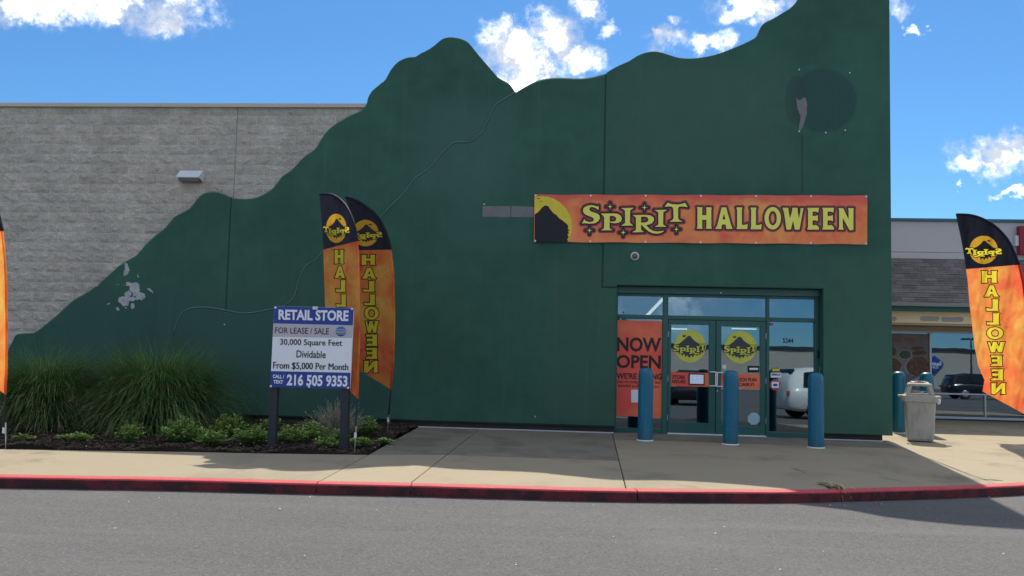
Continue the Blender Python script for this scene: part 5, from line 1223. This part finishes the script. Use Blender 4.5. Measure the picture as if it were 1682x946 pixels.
B().box(xr2, xr2+.2, YS2, 24, 0, zp0).box(xl2, xr2, 24, 24.2, 0, zp0).mk('rear_wall', M['stucco2'], shop)
# shop sign at the right edge
YSG = YPAR-.18; a, b = W(1675, 370.5, YSG), W(1675, 418, YSG); sg2 = thing('shop_sign', 'dark red box sign on the shop parapet at the right edge', 'sign', (a.x+1.5, YSG, b.z))
B().bbox(a.x, a.x+3.2, YSG, YPAR-.004, b.z, a.z, .02).mk('sign_box', M['signred'], sg2)
a, b = W(1667.5, 387, YPAR-.1), W(1674, 404, YPAR-.1); eb_ = B().bbox(a.x, b.x+.05, YPAR-.12, YPAR-.003, b.z, a.z, .01).mk('junction_box', M['lamp_grey'], None, loc=(a.x, YPAR, b.z)); tag(eb_, 'small grey box beside the red shop sign', 'electrical box')
# food poster in the first window
YFP = YS2+.012; fp = thing('food_poster', 'faded buffet poster with plates of food in the shop window', 'poster', tuple(W(1495, 680, YFP)))
M['fposter'] = mat('food poster paper', (.20, .19, .17), .6, [(1.5, .25, 4)], spec=.3, fn=lambda t, v, c: t.mix(t.ramp(t.noise(v, 1.1, 4), .42, .6), c, (.125, .135, .16)))
M['food1'] = mat('food print brown', (.10, .06, .04), .6, [(12, .5, 4)], spec=.3, fn=lambda t, v, c: t.mix(t.ramp(t.noise(v, 11, 3), .5, .6), c, (.17, .10, .06)))
M['food2'] = mat('food print green', (.06, .09, .05), .6, [(14, .5, 4)], spec=.3)
M['plate'] = mat('plate print', (.25, .26, .28), .6)
px_panel('sheet', [(1462,547),(1525.4,548.5),(1525.6,660),(1462,660)], YFP, .004, M['fposter'], fp)
def fz(x, y): return (1455+x/9.01, 535+y/9.01)
def fmap(x, y, l): return W(x, y, YFP-l)
k_ = 0
for cx, cy, rx, ry, m in ((470,600,200,150,'plate'), (480,600,175,150,'food1'), (285,430,105,76,'plate'), (285,430,90,62,'food2'), (110,600,130,130,'plate'), (110,590,120,110,'food1'), (475,335,100,30,'food1'), (500,400,115,32,'food1'), (110,380,45,60,'food2')):
    k_ += 1; print_layers([[[fz(*p) for p in rough_poly(ell(cx, cy, rx, ry, 16), 5, 2, k_)]]], .7, [('dish_print', 0, M[m], .002+.0012*k_)], fmap, fp)
print_layers([[[fz(*p) for p in ((300,850),(600,690),(640,700),(340,880))]], [[fz(*p) for p in ((85,740),(180,680),(190,700),(85,770))]]], .7, [('chopstick_print', 0, M['plate'], .016)], fmap, fp)
put_text('Royal Buffet', [fz(95,175), fz(445,180), fz(445,245), fz(95,240)], YFP-.003, M['ink_maroon'], fp, .015)
put_text('Chinese Restaurant', [fz(225,240), fz(440,243), fz(440,262), fz(225,259)], YFP-.003, M['ink_maroon'], fp, .01)

# ------------------------------------------------------------------ across the lot, seen mirrored in the glass
def suv(label, x, y, yaw, paint, group):
    t_ = thing('parked_car', label, 'car', (x, y, ZA), group)
    def T(p): return Vector((x+p[0]*math.cos(yaw)-p[1]*math.sin(yaw), y+p[0]*math.sin(yaw)+p[1]*math.cos(yaw), ZA+p[2]))
    # cross sections along the length: (pos, half width low, half width shoulder, half width top, z low, z shoulder, z top)
    secs = [(-2.30,.74,.80,.62,.42,.78,.98),(-2.22,.84,.90,.66,.30,.92,1.32),(-2.0,.88,.93,.66,.26,.98,1.58),(-1.2,.90,.94,.66,.24,1.0,1.67),(-.2,.91,.94,.66,.24,1.0,1.68),(.5,.91,.94,.62,.24,1.0,1.58),(1.05,.91,.94,.70,.24,1.0,1.16),(1.25,.90,.93,.78,.24,.98,1.06),(1.9,.88,.91,.74,.26,.92,.98),(2.22,.80,.84,.66,.30,.80,.86),(2.34,.66,.70,.56,.38,.66,.74)]
    v = []; f = []
    for px_, a, b_, c, z0, z1, z2 in secs:
        hs = [(a*.9, z0), (a, z0+.1), (b_, z0+(z1-z0)*.6), (b_*.985, z1), (b_*.93 if z2-z1 > .2 else b_*.9, z1+.03 if z2-z1 > .2 else z1+(z2-z1)*.5), (c*1.04, z2-.07 if z2-z1 > .2 else z2-.02), (c*.9, z2-.01), (c*.4, z2+.012 if z2 > 1 else z2)]
        ring = hs+[(-p, z) for p, z in reversed(hs)]; v += [T((px_, p, z)) for p, z in ring]
    n = 16
    for i in range(len(secs)-1):
        for k in range(n): f.append((i*n+k, (i+1)*n+k, (i+1)*n+(k+1) % n, i*n+(k+1) % n))
    f += [tuple(range(n)), tuple(reversed([(len(secs)-1)*n+k for k in range(n)]))]
    mk('body', v, f, paint, t_, smooth=True)
    for s in (-1, 1):
        for seg in ([(-1.85,.99+.06),(-1.75,1.5),(-1.1,1.56),(-1.1,1.05)], [(-1.02,1.05),(-1.02,1.57),(-.2,1.58),(-.2,1.05)], [(-.1,1.05),(-.1,1.58),(.42,1.5),(.98,1.08)]):
            q = [T((a, s*(.945-.235*(z-1.0)/.6), z)) for a, z in seg]; o_ = T((0, s*.02, 0))-T((0, 0, 0)); w8 = [p+o_ for p in q]+[p-o_*3 for p in q]
            mk('side_window', w8, [(0, 1, 2, 3), (7, 6, 5, 4), (0, 4, 5, 1), (1, 5, 6, 2), (2, 6, 7, 3), (3, 7, 4, 0)], M['carglass'], t_)
        for wx in (-1.38, 1.42):
            c = T((wx, s*.82, .36)); ax = (T((0, 1, 0))-T((0, 0, 0))); wh = B().tube([c-ax*.12, c-ax*.09, c+ax*.09, c+ax*.12], [.33, .36, .36, .33], 24).mk('wheel', M['rubber'], t_)
            e = c+ax*s*.121; B().tube([e, e+ax*s*.012], [.22, .2], 10).mk('rim', M['steel'], wh)
        for lx, nm, m in ((2.16, 'headlight', 'headlamp'), (-2.235, 'tail_light', 'decal_red')):
            B_ = [T(p) for p in ((lx-.06, s*.60, .74), (lx+.03, s*.60, .74), (lx-.04, s*.86, .78), (lx-.14, s*.86, .78), (lx-.06, s*.60, .88), (lx+.03, s*.60, .88), (lx-.04, s*.86, .90), (lx-.14, s*.86, .90))]
            mk(nm, B_, [(0, 3, 2, 1), (4, 5, 6, 7), (0, 1, 5, 4), (1, 2, 6, 5), (2, 3, 7, 6), (3, 0, 4, 7)], M[m], t_)
    for a, b_, nm in (((.52, 1.60), (1.06, 1.14), 'windscreen'), ((-2.24, 1.2), (-2.03, 1.585), 'rear_window')):
        (x0, z0), (x1, z1) = a, b_; dz = .02; q = [T((x0, -.56, z0+dz)), T((x0, .56, z0+dz)), T((x1, .64, z1+dz)), T((x1, -.64, z1+dz))]; d_ = Vector((0, 0, -.05)); w8 = q+[p+d_ for p in q]
        mk(nm, w8, [(0, 1, 2, 3), (7, 6, 5, 4), (0, 4, 5, 1), (1, 5, 6, 2), (2, 6, 7, 3), (3, 7, 4, 0)], M['carglass'], t_)
    return t_
suv('white car mirrored in the right sidelight of the entrance', 9.0, -12.2, R(-9), M['carwhite'], 'parked cars mirrored in the glass')
suv('black car mirrored in the shop window', 27.2, -30.5, R(2), M['carblack'], 'parked cars mirrored in the glass')
suv('dark car mirrored low in the shop window behind the flag', 35.5, -27.5, R(175), M['carblack'], 'parked cars mirrored in the glass')
suv('dark car mirrored in the right door leaf', 5.6, -24.5, R(100), M['carblack'], 'parked cars mirrored in the glass')
fb = thing('far_store', 'long pale store across the car park, mirrored in the windows', 'building', (30, -105, ZA))
B().box(-40, 120, -125, -105, ZA, 5.7).mk('wall', M['faruilding'], fb); B().box(-40.3, 120.3, -125, -104.7, 5.705, 6.1).mk('parapet_band', M['post'], fb)
c = Vector((54.4, -104.6, 3.6)); B().add([c+Vector(p) for p in ((-1.3, 0, 0), (0, 0, -1.3), (1.3, 0, 0), (0, 0, 1.3), (-1.3, -.3, 0), (0, -.3, -1.3), (1.3, -.3, 0), (0, -.3, 1.3))], [(0, 1, 2, 3), (0, 4, 5, 1), (1, 5, 6, 2), (2, 6, 7, 3), (3, 7, 4, 0)]).mk('diamond_sign', M['ink_blue'], fb)
for body, x0, x1, z0, z1 in (("Sam's", -.85, .85, -.2, .42), ('CLUB', -.4, .4, -.6, -.3)):
    vv, ff = text2d(body, .02); mk('sign_lettering', [c+Vector((-(x0+(x1-x0)*u), .02, z0+(z1-z0)*q)) for u, q in vv], [q[::-1] for q in ff], M['ink_white'], fb)
lp = thing('lamp_post', 'tall car park lamp post mirrored in the shop window', 'lamp post', (55.4, -95, ZA)); B().tube([(55.4, -95, ZA), (55.4, -95, 7.0)], [.16, .08], 10).mk('pole', M['post'], lp); B().bbox(54.2, 55.2, -95.3, -94.7, 6.9, 7.15, .02).mk('lamp_head', M['post'], lp); B().bbox(55.6, 56.6, -95.3, -94.7, 6.9, 7.15, .02).mk('lamp_head', M['post'], lp)
def far_tree(label, x, y, h, rc, seed):
    t_ = thing('tree', label, 'tree', (x, y, ZA), 'car park trees mirrored in the glass'); r = random.Random(seed)
    b_ = B().tube([(x, y, ZA), (x+.05, y, h*.3), (x-.05, y+.1, h*.6)], [.16, .12, .06], 8)
    for k in range(6): a = r.uniform(0, 6.28); b_.tube([(x, y, h*.3+k*.12), (x+rc*.6*math.cos(a), y+rc*.6*math.sin(a), h*.55+k*.2)], [.06, .02], 6)
    b_.mk('trunk', M['twig'], t_); v = []; f = []
    cl_ = [(Vector((r.gauss(0, .42), r.gauss(0, .42), r.gauss(0, .3)))) for _ in range(26)]
    for k in range(2600):
        c = cl_[r.randrange(26)]; q = Vector((x+rc*(c.x+r.gauss(0, .16)), y+rc*(c.y+r.gauss(0, .16)), h*.68+h*.36*(c.z+r.gauss(0, .14)))); e = Vector((r.gauss(0, 1), r.gauss(0, 1), r.gauss(0, 1))).normalized()*.13; s_ = e.orthogonal().normalized()*.06; n0 = len(v); v += [q-e, q+s_, q+e, q-s_]; f.append((n0, n0+1, n0+2, n0+3))
    mk('crown', v, f, M['leafdark'], t_, kind='stuff')
far_tree('small island tree mirrored in the left door leaf', 2.0, -34, 4.6, 2.3, 1); far_tree('island tree mirrored in the shop window', 33, -62, 5.5, 2.6, 2)
